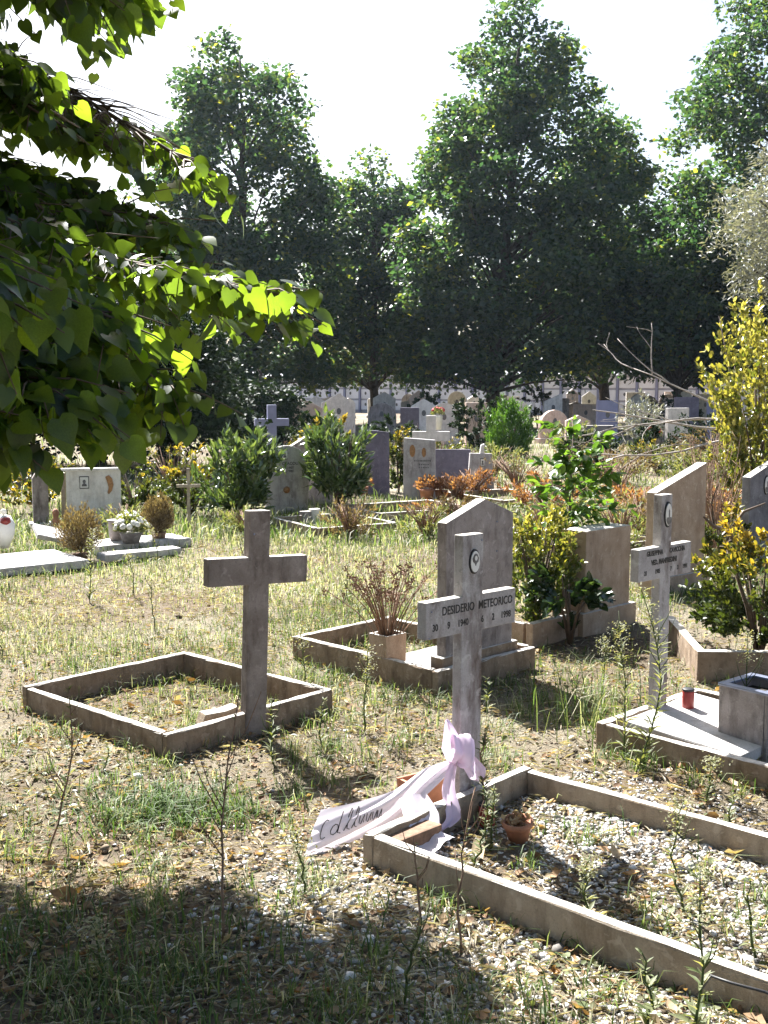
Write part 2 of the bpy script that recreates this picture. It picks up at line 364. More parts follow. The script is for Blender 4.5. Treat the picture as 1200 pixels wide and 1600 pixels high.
def portrait(root, x, z, y, a, b, rect=False, figure='bust'):
    sh = (lambda k: [(x - a * k, z - b * k), (x + a * k, z - b * k), (x + a * k, z + b * k), (x - a * k, z + b * k)]) if rect else (lambda k: ellipse(28, a * k, b * k, x, z))
    p = MB().prism(sh(1.0), y - .006, y + .004, .0015).build('portrait', M['black' if figure != 'bronze' else 'bronze'], root)
    q = MB().prism(sh(.86), y - .009, y - .004, .001).build('photo_plate', M['enamel' if figure != 'bronze' else 'bronze'], p)
    if figure == 'bust':
        f = MB(); f.prism(ellipse(18, a * .34, b * .30, x, z + b * .16), y - .0105, y - .008)
        f.prism([(x - a * .55, z - b * .62), (x + a * .55, z - b * .62), (x + a * .5, z - b * .34), (x + a * .18, z - b * .12), (x - a * .18, z - b * .12), (x - a * .5, z - b * .34)], y - .0103, y - .008)
        f.build('photo_figure', M['photo'], p)
    elif figure == 'shawl':
        f = MB(); f.prism([(x - a * .5, z - b * .02), (x - a * .62, z + b * .25), (x - a * .3, z + b * .58), (x, z + b * .66), (x + a * .3, z + b * .58), (x + a * .62, z + b * .25), (x + a * .5, z - b * .02), (x + a * .2, z - b * .12), (x, z - b * .34), (x - a * .2, z - b * .12)], y - .0105, y - .008)
        f.build('photo_figure', M['photo'], p)
        MB().prism(ellipse(14, a * .26, b * .2, x, z + b * .28), y - .0118, y - .0092).build('photo_face', M['enamel'], p)
    elif figure == 'standing':
        f = MB(); f.prism([(x - a * .74, z - b * .42), (x - a * .5, z - b * .66), (x, z - b * .82), (x + a * .5, z - b * .66), (x + a * .74, z - b * .42), (x + a * .62, z - b * .2), (x - a * .62, z - b * .2)], y - .0105, y - .008)
        f.prism([(x - a * .05, z - b * .2), (x + a * .22, z - b * .2), (x + a * .2, z + b * .3), (x + a * .02, z + b * .42), (x - a * .1, z + b * .3)], y - .0104, y - .008)
        f.build('photo_figure', M['photo'], p)
    return p

def cross_poly(w, arm, top, a0, a1):
    return [(-w / 2, -.12), (w / 2, -.12), (w / 2, a0), (arm / 2, a0), (arm / 2, a1), (w / 2, a1), (w / 2, top), (-w / 2, top), (-w / 2, a1), (-arm / 2, a1), (-arm / 2, a0), (-w / 2, a0)]

# ---- left grave with the plain cross seen from its back
G1A = rad(48.0); g1 = (-1.79, 5.40)      # its far-left corner
r = thing('grave_border', 'brown kerbed grave of dry grass round the plain blank cross', 'grave border', (*g1, 0), G1A)
LGu, LGv = 1.0, 1.17
kerb_set(r, (0, 0), LGu, LGv, .115, .038, M['kerb'], seed=1)
BLOCK.append((g1, LGu, LGv, .045, G1A))
cp = (-.60, 4.985)
r = thing('grave_cross', 'plain brown concrete cross with no writing, leaning over a kerbed grave', 'cross', (cp[0], cp[1], 0), rad(34), tilt=(rad(-1), rad(2.6)))
MB().prism(cross_poly(.105, .50, 1.035, .70, .825), -.028, .028, .005).build('cross_body', M['brown'], r)
MB().prism([(-.24, .06), (-.06, .06), (-.06, .135), (-.12, .12), (-.22, .115)], .035, .11, .006).build('broken_base_piece', M['kerb_pale'], r)
for x in (-.03,):
    MB().box((x, -.029, .93), (.008, .006, .008)).build('screw', M['steel'], r)

# ---- the front grave with the inscribed cross
G2A = rad(48.0); U2 = np.array([math.cos(G2A), math.sin(G2A)]); V2 = np.array([math.sin(G2A), -math.cos(G2A)])
g2 = (-.07, 3.60)
F_u, F_v = .93, 2.4
r = thing('grave_border', 'long pebble filled grave border in front of the cross with the pink ribbon', 'grave border', (*g2, 0), G2A)
kerb_set(r, (0, 0), F_u, F_v, .105, .04, M['kerb_pale'], 'ac', seed=2)
kerb_set(r, (0, 0), F_u, F_v, .10, .04, M['kerb_pale'], 'd', seed=3)
BLOCK.append((g2, F_u, F_v, .045, G2A))
cp = (.305, 4.06)
r = thing('grave_cross', 'grey inscribed cross with oval portrait and a pink ribbon at its foot', 'cross', (cp[0], cp[1], 0), rad(43), tilt=(0, rad(.5)))
MB().prism(cross_poly(.112, .485, 1.055, .695, .83), -.022, .022, .004).build('cross_body', M['grey'], r)
portrait(r, .004, .955, -.022, .027, .046, figure='shawl')
lettering(r, 'DESIDERIO', .044, -.075, .775, -.0222, M['black'], sx=.80)
lettering(r, 'METEORICO', .044, .128, .775, -.0222, M['black'], sx=.78)
for t_, x_ in (('30', -.195), ('9', -.125), ('1940', -.05), ('6', .055), ('2', .115), ('1998', .187)):
    lettering(r, t_, .036, x_, .723, -.0222, M['black'], sx=.8)
for x, z in ((.045, 1.03), (-.215, .795), (.22, .79), (-.225, .70)):
    MB().lathe([(.003, -.002), (.003, .002)], 8, (x, -.0235, z), M=Matrix.Rotation(math.pi / 2, 4, 'X')).build('screw', M['steel'], r)

# ---- middle grave: gabled headstone seen from the back
g3n = np.array((.275, 5.60)); M_u, M_v = .80, 1.17
g3 = g3n - VV * M_v
r = thing('grave_border', 'grassy grave border behind the inscribed cross, holding the dead bouquet planter', 'grave border', (*g3, 0), GA)
kerb_set(r, (0, 0), M_u, M_v, .135, .042, M['kerb'], 'abcd', seed=4)
BLOCK.append((tuple(g3), M_u, M_v, .055))
cp = at(g3, .40, M_v + .004)
r = thing('headstone', 'tall gabled mauve headstone directly behind the inscribed cross', 'headstone', (cp[0] + VV[0] * -.10, cp[1] + VV[1] * -.10, 0), GA)
MB().prism([(-.27, .175), (.27, .175), (.27, .90), (.035, .99), (-.27, .885)], -.03, .035, .004).build('stone', M['mauve'], r)
MB().box((0, .0, .08), (.62, .085, .20), bev=.006, jit=.0012, cuts=5).build('plinth', M['kerb'], r)
for z in (.86, .70): MB().lathe([(.004, -.003), (.004, .003)], 8, (.13, -.033, z), M=Matrix.Rotation(math.pi / 2, 4, 'X')).build('screw', M['steel'], r)
sp = at(g3, .40, M_v - .42)
r = MB().box((0, 0, 0), (.42, .30, .05), bev=.006, jit=.002, cuts=4, M=Matrix.Rotation(rad(2), 4, 'X')).build('grave_slab', M['slab']); r.location = (sp[0], sp[1], .05); r.rotation_euler = (0, 0, GA)
tag(r, 'pale cement slab lying beside the dead bouquet planter', 'slab'); BLOCK.append((tuple(at(g3, .19, M_v - .57)), .42, .30, 0))

def planter(name, label, loc, rz, w, d, h, mat, liner=False):
    r = thing(name, label, 'planter', loc, rz)
    b = MB(); t = .014
    b.prism([(-w / 2 * .94, -.01), (w / 2 * .94, -.01), (w / 2, h), (-w / 2, h)], -d / 2, -d / 2 + t, .003); b.prism([(-w / 2 * .94, -.01), (w / 2 * .94, -.01), (w / 2, h), (-w / 2, h)], d / 2 - t, d / 2, .003)
    for s_ in (-1, 1): b.box((s_ * (w / 2 - t / 2 - .001), 0, h / 2 + .001), (t, d - 2 * t - .002, h - .001))
    b.build('box', mat, r)
    MB().box((0, 0, h - .05), (w - 2 * t - .004, d - 2 * t - .004, .02)).build('soil', M['darkgap'], r)
    if liner:
        q = MB()
        for s_ in (-1, 1):
            q.box((0, s_ * (d / 2 - .013), h + .004), (w + .006, .034, .012), bev=.003); q.box((s_ * (w / 2 - .013), 0, h + .0045), (.034, d - .044, .0115), bev=.003)
        q.build('liner_rim', M['steel'], r)
    return r
pl = at(g3, .10, M_v - .40)
planter('planter', 'small square tan planter holding the dead bouquet', (.02, 5.98, .02), GA, .155, .135, .235, M['tan'])
def dead_bouquet():
    r = thing('dead_bouquet', 'dead bouquet of bare brown stalks fanning from the small tan planter', 'bouquet', (.02, 5.98, .19))
    b = MB(); P = []
    for i in range(36):
        a = R.uniform(0, 6.28); s_ = R.uniform(.08, .36) * (1 if i % 3 else .5); h = R.uniform(.24, .46)
        dx, dy = math.cos(a) * s_, math.sin(a) * s_ * .7
        p0 = Vector((dx * .1, dy * .1, 0)); p1 = Vector((dx * .55, dy * .55, h * .62)); p2 = Vector((dx * 1.05, dy * 1.05, h))
        b.tube([p0, (p0 + p1) / 2 + Vector((0, 0, .02)), p1, p2], [.0042, .0038, .003, .002], 5); P.append(p2)
        for k in range(2): q = p1.lerp(p2, R.uniform(.1, .8)); e = q + Vector((R.normal(0, .03), R.normal(0, .03), R.uniform(.02, .07))); b.tube([q, e], [.002, .0015], 4); P.append(e)
    b.build('stalks', M['drystem'], r, True)
    P = np.array([tuple(p) for p in P]); P = np.repeat(P, 9, 0) + R.normal(0, .007, (len(P) * 9, 3))
    leaves(r, P, rand_dirs(len(P)), rand_dirs(len(P)), .018, .012, DIAMOND, M['drystem'], name='dry_heads')
dead_bouquet()

# ---- right grave with the second inscribed cross
g4 = (.93, 4.78); Q_u, Q_v = .82, 1.5
r = thing('grave_border', 'kerbed grave holding the white slab, the tall planter and red candle', 'grave border', (*g4, 0), GA)
kerb_set(r, (0, 0), Q_u, Q_v, .125, .042, M['kerb'], 'acd', seed=5); BLOCK.append((g4, Q_u, Q_v, .055))
sp = at(g4, .38, .36)
r = MB().box((0, 0, 0), (.58, .56, .05), bev=.006, jit=.002, cuts=5).build('grave_slab', M['slab']); r.location = (sp[0], sp[1], .10); r.rotation_euler = (rad(3), rad(-1), GA)
tag(r, 'white cement slab at the foot of the widow cross, crossed by a shadow', 'slab'); BLOCK.append((tuple(at(g4, .13, .08)), .58, .56, 0))
cp = at(g4, .34, -.03)
cp = np.array((1.25, 4.99))
r = thing('grave_cross', 'slim grey inscribed cross with dark oval portrait beside tall weeds', 'cross', (cp[0], cp[1], 0), rad(43))
MB().prism(cross_poly(.085, .42, 1.11, .735, .88), -.022, .022, .004).build('cross_body', M['grey'], r)
portrait(r, .004, 1.02, -.022, .027, .058, figure='standing')
lettering(r, 'GIUSEPPINA', .031, -.087, .845, -.0222, M['black'], sx=.76, off=.001)
lettering(r, 'CAVICCHIA', .031, .092, .845, -.0222, M['black'], sx=.76, off=.001)
lettering(r, 'VED. MANFREDINI', .031, -.012, .803, -.0222, M['black'], sx=.80, off=.0016)
for t_, x_ in (('21', -.155), ('1905', -.062), ('7', .045), ('3', .10), ('1991', .16)): lettering(r, t_, .027, x_, .762, -.0222, M['black'], sx=.76, off=.001)
def candle(label, loc, h, rr):
    r = thing('grave_candle', label, 'candle', loc)
    MB().lathe([(rr * .9, 0), (rr, .01), (rr, h * .86), (rr * .92, h * .9)], 20).build('jar', M['red'], r, True)
    MB().lathe([(rr * .98, h * .9), (rr * 1.04, h * .91), (rr * 1.04, h * .98), (rr * .9, h), (rr * .3, h + .002)], 20).build('lid', M['black'], r, True)
candle('red votive candle with black lid standing on the white slab', (1.385, 4.97, .125), .10, .027)
candle('small red candle jar half hidden in weeds near the clay pot', (.375, 3.93, 0), .085, .03)
pr_ = np.array((1.60, 4.72))
planter('planter', 'tall cement planter with metal liner and a dry plant, standing in the kerbed grave', (1.60, 4.66, .01), rad(40), .25, .23, .315, M['mauve'], True)
BLOCK.append((tuple(at((1.60, 4.66), -.13, -.12)), .26, .24, 0))

# ---- headstones and kerbs along the right
def slant(name, label, loc, w, t, h0, h1, mat, pmat, plh=.12, rz=GA, gable=False):
    r = thing(name, label, 'headstone', (*loc, 0), rz)
    top = [(w / 2, h1), (-w / 2, h0)] if not gable else [(w / 2, h0), (w * .02, h1), (-w / 2, h0)]
    MB().prism([(-w / 2, plh - .02), (w / 2, plh - .02)] + top, -t / 2, t / 2, .004).build('stone', mat, r)
    if plh: MB().box((0, 0, plh / 2 - .02), (w + .10, t + .05, plh + .04), bev=.006, jit=.001, cuts=4).build('plinth', mat, r)
    return r
r = slant('headstone', 'low tan box headstone behind the golden shrub', (1.40, 7.32), .50, .20, .665, .665, M['tan'], M['tan'], .14)
g5 = np.array((.90, 6.80))
r = thing('grave_border', 'tan kerb strip at the foot of the golden shrub', 'grave border', (*g5, 0), GA)
MB().box((.36, -.03, .055), (.80, .055, .17), bev=.006, jit=.0014, cuts=6).build('kerb_slab', M['tan'], r)
MB().box((-.01, .42, .05), (.055, .80, .16), bev=.006, jit=.0014, cuts=6).build('kerb_slab', M['tan'], r)
BLOCK.append((tuple(at(g5, -.04, 0)), .8, .07, 0))
slant('headstone', 'tall tan headstone with a slanting top behind the slim inscribed cross', (2.22, 8.45), .60, .09, .80, 1.0, M['tan'], M['tan'], .16, rad(38))
r = slant('headstone', 'dark grey headstone with slanting top and pale oval portrait at the right edge', (3.37, 9.85), .62, .08, .80, 1.0, M['dark'], M['dark'], .1, rad(40))
portrait(r, -.06, .72, -.042, .04, .085, figure='standing')
worn_marks(r, -.03, .52, -.0405, .22, .03, 8, M['photo'])
kr = np.array((1.74, 5.93))
r = thing('grave_border', 'low brown kerb under the dark glossy shrub at the right edge', 'grave border', (*kr, 0), rad(-4))
MB().box((.5, 0, .07), (1.1, .055, .2), bev=.006, jit=.0014, cuts=6).build('kerb_slab', M['kerb'], r)
MB().box((-.02, .5, .065), (.05, .9, .19), bev=.006, jit=.0014, cuts=6).build('kerb_slab', M['kerb'], r)

# ---- graves on the left behind the field
r = thing('headstone', 'wide white marble headstone with a framed photo and bronze relief', 'headstone', (-3.28, 12.6, 0), rad(14))
MB().box((0, 0, .30), (.60, .05, .66), bev=.004).build('stone', M['marble'], r); MB().box((-.33, .01, .29), (.05, .09, .64), bev=.004).build('side_pillar', M['kerb_pale'], r); MB().box((0, .0, .645), (.70, .09, .03), bev=.004).build('cap', M['marble'], r)
portrait(r, -.10, .50, -.026, .052, .07, True, 'bust')
MB().prism([(.13, .56), (.17, .58), (.205, .54), (.22, .47), (.20, .40), (.165, .36), (.15, .38), (.165, .44), (.15, .50)], -.04, -.02, .006).build('bronze_relief', M['bronze'], r)
worn_marks(r, .0, .36, -.0255, .14, .018, 5, M['far'])
r = thing('memorial_post', 'narrow tapered stone post with pointed top under the hanging leaves', 'post', (-3.87, 12.55, 0), rad(20))
MB().prism([(-.085, -.05), (.085, -.05), (.085, .55), (.0, .69), (-.085, .55)], -.06, .06, .006).build('post_body', M['mauve'], r); MB().prism([(-.13, -.05), (.13, -.05), (.13, .05), (-.13, .05)], -.09, .09, .006).build('plinth', M['marble'], r)
def loose_slab(label, loc, d, rz, tilt=(0, 0), mat='slab'):
    o = MB().box((0, 0, 0), d, bev=.008, jit=.003, cuts=5).build('grave_slab', M[mat]); o.location = loc; o.rotation_euler = (tilt[0], tilt[1], rz); return tag(o, label, 'slab')
loose_slab('large flat white slab lying at the left edge of the grass', (-3.22, 9.6, .05), (1.05, .8, .07), rad(38)); BLOCK.append(((-3.9, 9.6), 1.3, .9, 0))
loose_slab('small broken slab propped at a tilt before the obelisk post', (-3.22, 10.9, .13), (.42, .30, .045), rad(30), (rad(16), rad(14)))
loose_slab('thin pale slab in the grass below the white flowers', (-2.25, 10.2, .05), (.75, .20, .06), rad(36))
loose_slab('flat pale slab carrying the white flowers and the grey vase', (-2.42, 10.85, .045), (.95, .45, .09), rad(36))
def dry_bush(label, loc, rr, h):
    r = thing('dry_bush', label, 'bush', loc)
    MB().lathe([(.06, -.01), (.07, .05), (.075, .06), (.05, .062)], 18).build('pot', M['drystem'], r, True)
    n = 4200; d = rand_dirs(n); d[:, 2] = d[:, 2] * .8 + .35; q = R.random(n) ** .35 * (1 + .22 * np.sin(d[:, 0] * 6 + loc[0]) * np.sin(d[:, 1] * 5 + d[:, 2] * 3))
    P = d * q[:, None] * np.array([rr, rr, h * .62]) + np.array([0, 0, h * .42]); P = P[P[:, 2] > .04]
    leaves(r, P, unit(P - np.array([0, 0, .0]) + R.normal(0, .07, P.shape)), rand_dirs(len(P)), .035, .009, DIAMOND, M['brownbush'])
dry_bush('round dried brown bush in a pot, left of the white flowers', (-2.78, 10.15, .0), .19, .42)
dry_bush('dried brown bush in a pot standing behind the white flowers', (-2.22, 10.95, .09), .15, .36)
def flower_pot(name, label, loc, rr, fm, n=26, potm='white', h=.16):
    r = thing(name, label, 'flower pot', loc)
    MB().lathe([(rr * .5, 0), (rr * .72, h * .6), (rr * .76, h * .62), (rr * .5, h * .63)], 18).build('pot', M[potm], r, True)
    k = 420; d = rand_dirs(k); d[:, 2] = abs(d[:, 2]); P = d * rr * R.random((k, 1)) ** .4 + np.array([0, 0, h * .7])
    leaves(r, P, d, rand_dirs(k), .05, .022, LANCE, M['weed'])
    d = rand_dirs(n); d[:, 2] = abs(d[:, 2]) * .9 + .25; d = unit(d); b = MB()
    for i in range(n):
        c = d[i] * rr * np.array([1.1, 1.1, .85]) + np.array([0, 0, h * .8])
        b.lathe([(.006, -.008), (.028, .0), (.030, .006), (.015, .014), (.004, .016)], 8, tuple(c), M=Vector(d[i]).to_track_quat('Z', 'Y').to_matrix().to_4x4())
    b.build('blossoms', M[fm], r, True)
flower_pot('white_flower_pot', 'pot of white chrysanthemums between the two dried bushes', (-2.42, 10.62, .09), .15, 'whiteflower', 40, 'dark')
r = thing('grave_vase', 'squat grey vase beside the pot of white chrysanthemums', 'vase', (-2.60, 10.80, .09)); MB().lathe([(.06, 0), (.075, .05), (.08, .18), (.095, .2), (.07, .2), (.06, .17)], 20).build('vase_body', M['mauve'], r, True)
flower_pot('white_flower_pot', 'small tuft of white flowers in front of the white headstone', (-2.62, 11.4, .0), .11, 'whiteflower', 22, 'dark', .26)
r = thing('wrapped_bouquet', 'white wrapped bouquet with red flower at the left edge', 'bouquet', (-3.55, 10.35, .08))
MB().lathe([(.05, 0), (.10, .12), (.11, .22), (.07, .30), (.03, .31)], 16).build('wrapper', M['white'], r, True); MB().lathe([(.01, -.03), (.05, 0), (.04, .04), (.01, .05)], 12, (.05, -.07, .25)).build('red_flower', M['red'], r, True); MB().lathe([(.01, 0), (.03, .02), (.025, .05), (.005, .06)], 12, (.02, -.03, .31)).build('white_bud', M['whiteflower'], r, True)
r = thing('grave_candle', 'small terracotta lamp standing by the stone post', 'candle', (-3.60, 12.2, 0)); MB().lathe([(.05, 0), (.055, .10), (.03, .14), (.04, .2), (.02, .24)], 14).build('jar', M['terracotta'], r, True)
r = thing('wooden_cross', 'thin weathered wooden cross in front of the orange flowers', 'cross', (-2.13, 12.15, 0), rad(10))
MB().box((0, 0, .32), (.035, .025, .74), bev=.003).build('upright', M['wood'], r); MB().box((0, -.022, .50), (.26, .018, .035), bev=.003).build('crossbar', M['wood'], r)

# ---- stones of the middle rows
r = thing('headstone', 'round topped grey headstone with photo between the two oleanders', 'headstone', (-1.22, 13.95, 0), rad(20))
pts = [(-.27, -.05), (.27, -.05), (.275, .55)] + [(.27 * math.cos(a), .60 + .24 * math.sin(a)) for a in np.linspace(.15, math.pi - .15, 12)] + [(-.275, .55)]
MB().prism(pts, -.04, .04, .005).build('stone', M['midgrey'], r)
portrait(r, -.03, .73, -.042, .04, .06, True)
lettering(r, 'E CRACOLI', .05, .02, .60, -.0415, M['black']); lettering(r, '12 8 1907', .04, .0, .55, -.0415, M['black']); lettering(r, '21 2 1980', .04, .0, .51, -.0415, M['black'])
MB().lathe([(.02, -.01), (.045, 0), (.03, .02)], 12, (-.01, -.055, .29), M=Matrix.Rotation(math.pi / 2, 4, 'X')).build('flower_ring', M['bronze'], r, True)
r = thing('headstone', 'stone with gabled top peeping out behind the round topped headstone', 'headstone', (-.98, 14.9, 0), rad(25)); MB().prism([(-.3, -.05), (.3, -.05), (.3, .78), (0, .95), (-.3, .78)], -.05, .05, .005).build('stone', M['mauve'], r)
r = thing('headstone', 'tall dark slate headstone slab beside the yellow topped hedge', 'headstone', (-.13, 16.3, 0), rad(12)); MB().prism([(-.21, -.05), (.21, -.05), (.20, .90), (.05, .925), (-.21, .94)], -.05, .05, .006).build('stone', M['slate'], r)
r = thing('headstone', 'grey headstone with two bronze ovals', 'headstone', (.50, 15.55, 0), rad(-8)); MB().prism([(-.23, -.05), (.22, -.05), (.21, .83), (-.22, .86)], -.05, .05, .006).build('stone', M['midgrey'], r); MB().box((-.20, .03, .40), (.05, .12, .88), bev=.004).build('side_pillar', M['midgrey'], r)
portrait(r, -.10, .68, -.052, .04, .085, figure='bronze'); portrait(r, .06, .66, -.052, .03, .065, figure='bronze')
worn_marks(r, .04, .53, -.0515, .24, .028, 12, M['photo']); worn_marks(r, .06, .48, -.0515, .15, .022, 5, M['photo']); worn_marks(r, .06, .44, -.0515, .15, .022, 5, M['photo'])
r = thing('headstone', 'small grey headstone with a cross on top and a dark photo', 'headstone', (1.47, 17.0, 0), rad(6)); MB().prism([(-.21, -.05), (.21, -.05), (.17, .55), (-.17, .56)], -.04, .04, .006).build('stone', M['midgrey'], r); MB().prism([(-.02, .545), (.05, .545), (.05, .70), (.0, .68)], -.03, .03, .004).build('finial', M['marble'], r); portrait(r, .02, .42, -.042, .035, .06, True); worn_marks(r, .02, .28, -.0415, .16, .022, 7, M['photo'])
r = thing('grave_cross', 'pale stone cross standing behind the headstone with two ovals', 'cross', (.78, 18.6, 0), rad(-4)); MB().prism(cross_poly(.16, .62, 1.08, .66, .82), -.05, .05, .006).build('cross_body', M['far'], r)
r = thing('headstone', 'dark green glazed slab between the two oval headstone and the small one', 'headstone', (1.05, 17.6, 0), rad(0)); MB().box((0, 0, .28), (.62, .06, .60), bev=.005).build('stone', M['slate'], r)
def low_kerb(label, c, lu, lv, h=.10, rz=rad(30), mat='kerb_pale'):
    r = thing('grave_border', label, 'grave border', (*c, 0), rz)
    t = .05
    for (cx, cy), (dx, dy) in ((((lu / 2), 0), (lu, t)), ((lu / 2, -lv), (lu, t)), ((0, -lv / 2), (t, lv - t - .004)), ((lu, -lv / 2), (t, lv - t - .004))): MB().box((cx, cy, h / 2 - .03), (dx, dy, h + .06), bev=.006, jit=.002, cuts=5).build('kerb_slab', M[mat], r)
    return r
low_kerb('low pale kerb in the grass before the round topped headstone', (-1.25, 12.6), .95, 1.1)
low_kerb('low pale kerb in the tall grass before the dark slate headstone', (-.55, 13.7), 1.3, 1.0, .12)
low_kerb('low kerb in front of the small grey headstone with the cross finial', (.9, 15.6), 1.0, 1.3, .10)
low_kerb('pale kerb in the brushwood right of the gabled headstone', (1.2, 11.2), 1.1, 1.1, .10)
r = thing('marble_vase', 'white marble box vase at the foot of the second oleander', 'vase', (-.80, 12.85, 0), rad(30)); MB().prism([(-.045, 0), (.045, 0), (.055, .17), (-.055, .17)], -.045, .045, .004).build('vase_body', M['marble'], r); MB().box((-.11, .02, .07), (.12, .08, .15), bev=.004).build('side_block', M['mauve'], r)
for lab, loc, k in (('terracotta pot of wilted flowers left of the headstone with two ovals', (.58, 15.1, 0), 1.0), ('terracotta pot of wilted flowers right of the headstone with two ovals', (.78, 15.2, 0), .9), ('terracotta jar at the foot of the dark slate headstone', (-.30, 15.9, 0), .8)):
    r = thing('clay_pot', lab, 'pot', loc); MB().lathe([(.07 * k, 0), (.10 * k, .17 * k), (.11 * k, .18 * k), (.08 * k, .18 * k)], 16).build('pot_body', M['terracotta'], r, True)
    n = 260; d = rand_dirs(n); d[:, 2] = abs(d[:, 2]); leaves(r, d * .16 * k * R.random((n, 1)) ** .5 + np.array([0, 0, .2 * k]), d, rand_dirs(n), .05, .03, DIAMOND, M['redleaf'], name='wilted_leaves')

# ------------------------------------------------------------------ ribbon, pots in front
def strip(path, side, width, nn=10, wave=.0, ph=0.0):
    """ribbon surface between path points (Catmull-Rom) with given side vectors"""
    path = np.array(path, float); side = np.array(side, float); k = len(path); m = 14
    ts = np.linspace(0, k - 1, (k - 1) * m + 1); C = []; Sd = []; Wd = []
    for t in ts:
        i = min(int(t), k - 2); f = t - i; p = [path[min(max(j, 0), k - 1)] for j in (i - 1, i, i + 1, i + 2)]
        C.append(.5 * ((2 * p[1]) + (-p[0] + p[2]) * f + (2 * p[0] - 5 * p[1] + 4 * p[2] - p[3]) * f * f + (-p[0] + 3 * p[1] - 3 * p[2] + p[3]) * f ** 3))
        Sd.append(side[i] * (1 - f) + side[i + 1] * f); Wd.append(width[i] * (1 - f) + width[i + 1] * f)
    C = np.array(C); Sd = unit(Sd); Wd = np.array(Wd); T = unit(np.gradient(C, axis=0)); N = unit(np.cross(T, Sd))
    s_ = np.linspace(-.5, .5, nn)
    V = C[:, None] + Sd[:, None] * (s_[None, :, None] * Wd[:, None, None]) + N[:, None] * (wave * np.sin(s_[None, :, None] * 7 + ph + ts[:, None, None] * 1.7) + wave * .45 * np.sin(s_[None, :, None] * 19 - ph + ts[:, None, None] * 2.9))
    n0 = len(ts); i = (np.arange(n0 - 1)[:, None] * nn + np.arange(nn - 1)[None]).ravel(); F = np.stack([i, i + 1, i + nn + 1, i + nn], 1)
    return V, F, N
def ribbon():
    r = thing('ribbon', 'pink and white satin ribbon with handwritten words tied to the cross foot', 'ribbon', (0, 0, 0))
    V, F, N = strip([(.25, 3.955, .225), (.15, 3.905, .175), (.03, 3.85, .10), (-.10, 3.79, .072), (-.25, 3.71, .058)],
                    [(0, .15, 1), (.05, .3, .9), (.12, .5, .85), (.22, .62, .74), (.3, .66, .66)], [.03, .10, .125, .15, .185], 16, .0085)
    o = mesh_obj('sash', np_mesh('sash', V.reshape(-1, 3), F, None, True), M['paper'], r)
    # handwriting: flat strokes laid 1.5 mm off the sash
    G = V.shape
    def on(t, s):
        i = min(int(t * (G[0] - 1)), G[0] - 2); f = t * (G[0] - 1) - i; j = min(int(s * (G[1] - 1)), G[1] - 2); h = s * (G[1] - 1) - j
        p = (V[i, j] * (1 - f) + V[i + 1, j] * f) * (1 - h) + (V[i, j + 1] * (1 - f) + V[i + 1, j + 1] * f) * h
        n = N[i]; n = n if np.dot(n, CAM - p) > 0 else -n
        return p + n * .002
    def stroke(b, pts):
        P = [on(1 - x, y) for x, y in pts]; b.tube([tuple(p) for p in P], .0017, 4)
    b = MB(); x0 = .06
    def arc(cx, cy, rx, ry, a0, a1, n=9): return [(cx + rx * math.cos(a), cy + ry * math.sin(a)) for a in np.linspace(rad(a0), rad(a1), n)]
    stroke(b, arc(.09, .52, .022, .22, 60, 300)); stroke(b, arc(.14, .45, .018, .12, 0, 360)); stroke(b, [(.165, .85), (.16, .6), (.16, .35), (.175, .32)])
    for cx in (.205, .245): stroke(b, [(cx - .015, .35), (cx + .005, .6), (cx + .015, .82), (cx + .005, .88), (cx - .003, .7), (cx, .38), (cx + .015, .34)])
    for cx in (.28, .325, .365, .40): stroke(b, [(cx - .01, .6), (cx - .008, .42), (cx + .004, .38), (cx + .018, .6), (cx + .02, .4)])
    b.build('handwriting', M['black'], r)
    V, F, N = strip([(.255, 3.945, .235), (.235, 3.90, .15), (.245, 3.86, .055), (.20, 3.80, .03)], [(1, .3, .1), (1, .4, 0), (1, .4, 0), (.7, .6, .1)], [.03, .05, .06, .09], 8, .008, 1)
    mesh_obj('tail', np_mesh('tail', V.reshape(-1, 3), F, None, True), M['satin'], r)
    V, F, N = strip([(.10, 3.84, .15), (.13, 3.77, .10), (.14, 3.70, .055), (.20, 3.66, .04)], [(1, .4, .1), (1, .4, 0), (1, .5, 0), (.6, .8, .1)], [.10, .13, .13, .16], 9, .008, 2)
    mesh_obj('tail', np_mesh('tail', V.reshape(-1, 3), F, None, True), M['paper'], r)
    for pth, sd, wd in (([(.258, 3.955, .22), (.250, 3.92, .30), (.225, 3.92, .40)], [(1, -.3, .2), (1, -.2, .1), (.8, -.2, .3)], [.03, .085, .006]),
                        ([(.258, 3.94, .23), (.285, 3.86, .28), (.285, 3.90, .345), (.26, 3.95, .31)], [(.8, .1, -.5), (.9, -.2, -.5), (1, 0, -.2), (1, 0, .1)], [.03, .075, .08, .05]),
                        ([(.258, 3.955, .24), (.30, 3.90, .25), (.335, 3.90, .21), (.35, 3.92, .185)], [(.5, .1, .8), (.6, 0, .8), (.8, .1, .6), (.9, .1, .5)], [.03, .06, .07, .03])):
        V, F, N = strip(pth, sd, wd, 10, .009); mesh_obj('bow_loop', np_mesh('bow_loop', V.reshape(-1, 3), F, None, True), M['satin'], r)
    MB().lathe([(.006, -.02), (.017, -.01), (.018, .01), (.006, .02)], 12, (.262, 3.95, .238)).build('knot', M['satin'], r, True)
ribbon()
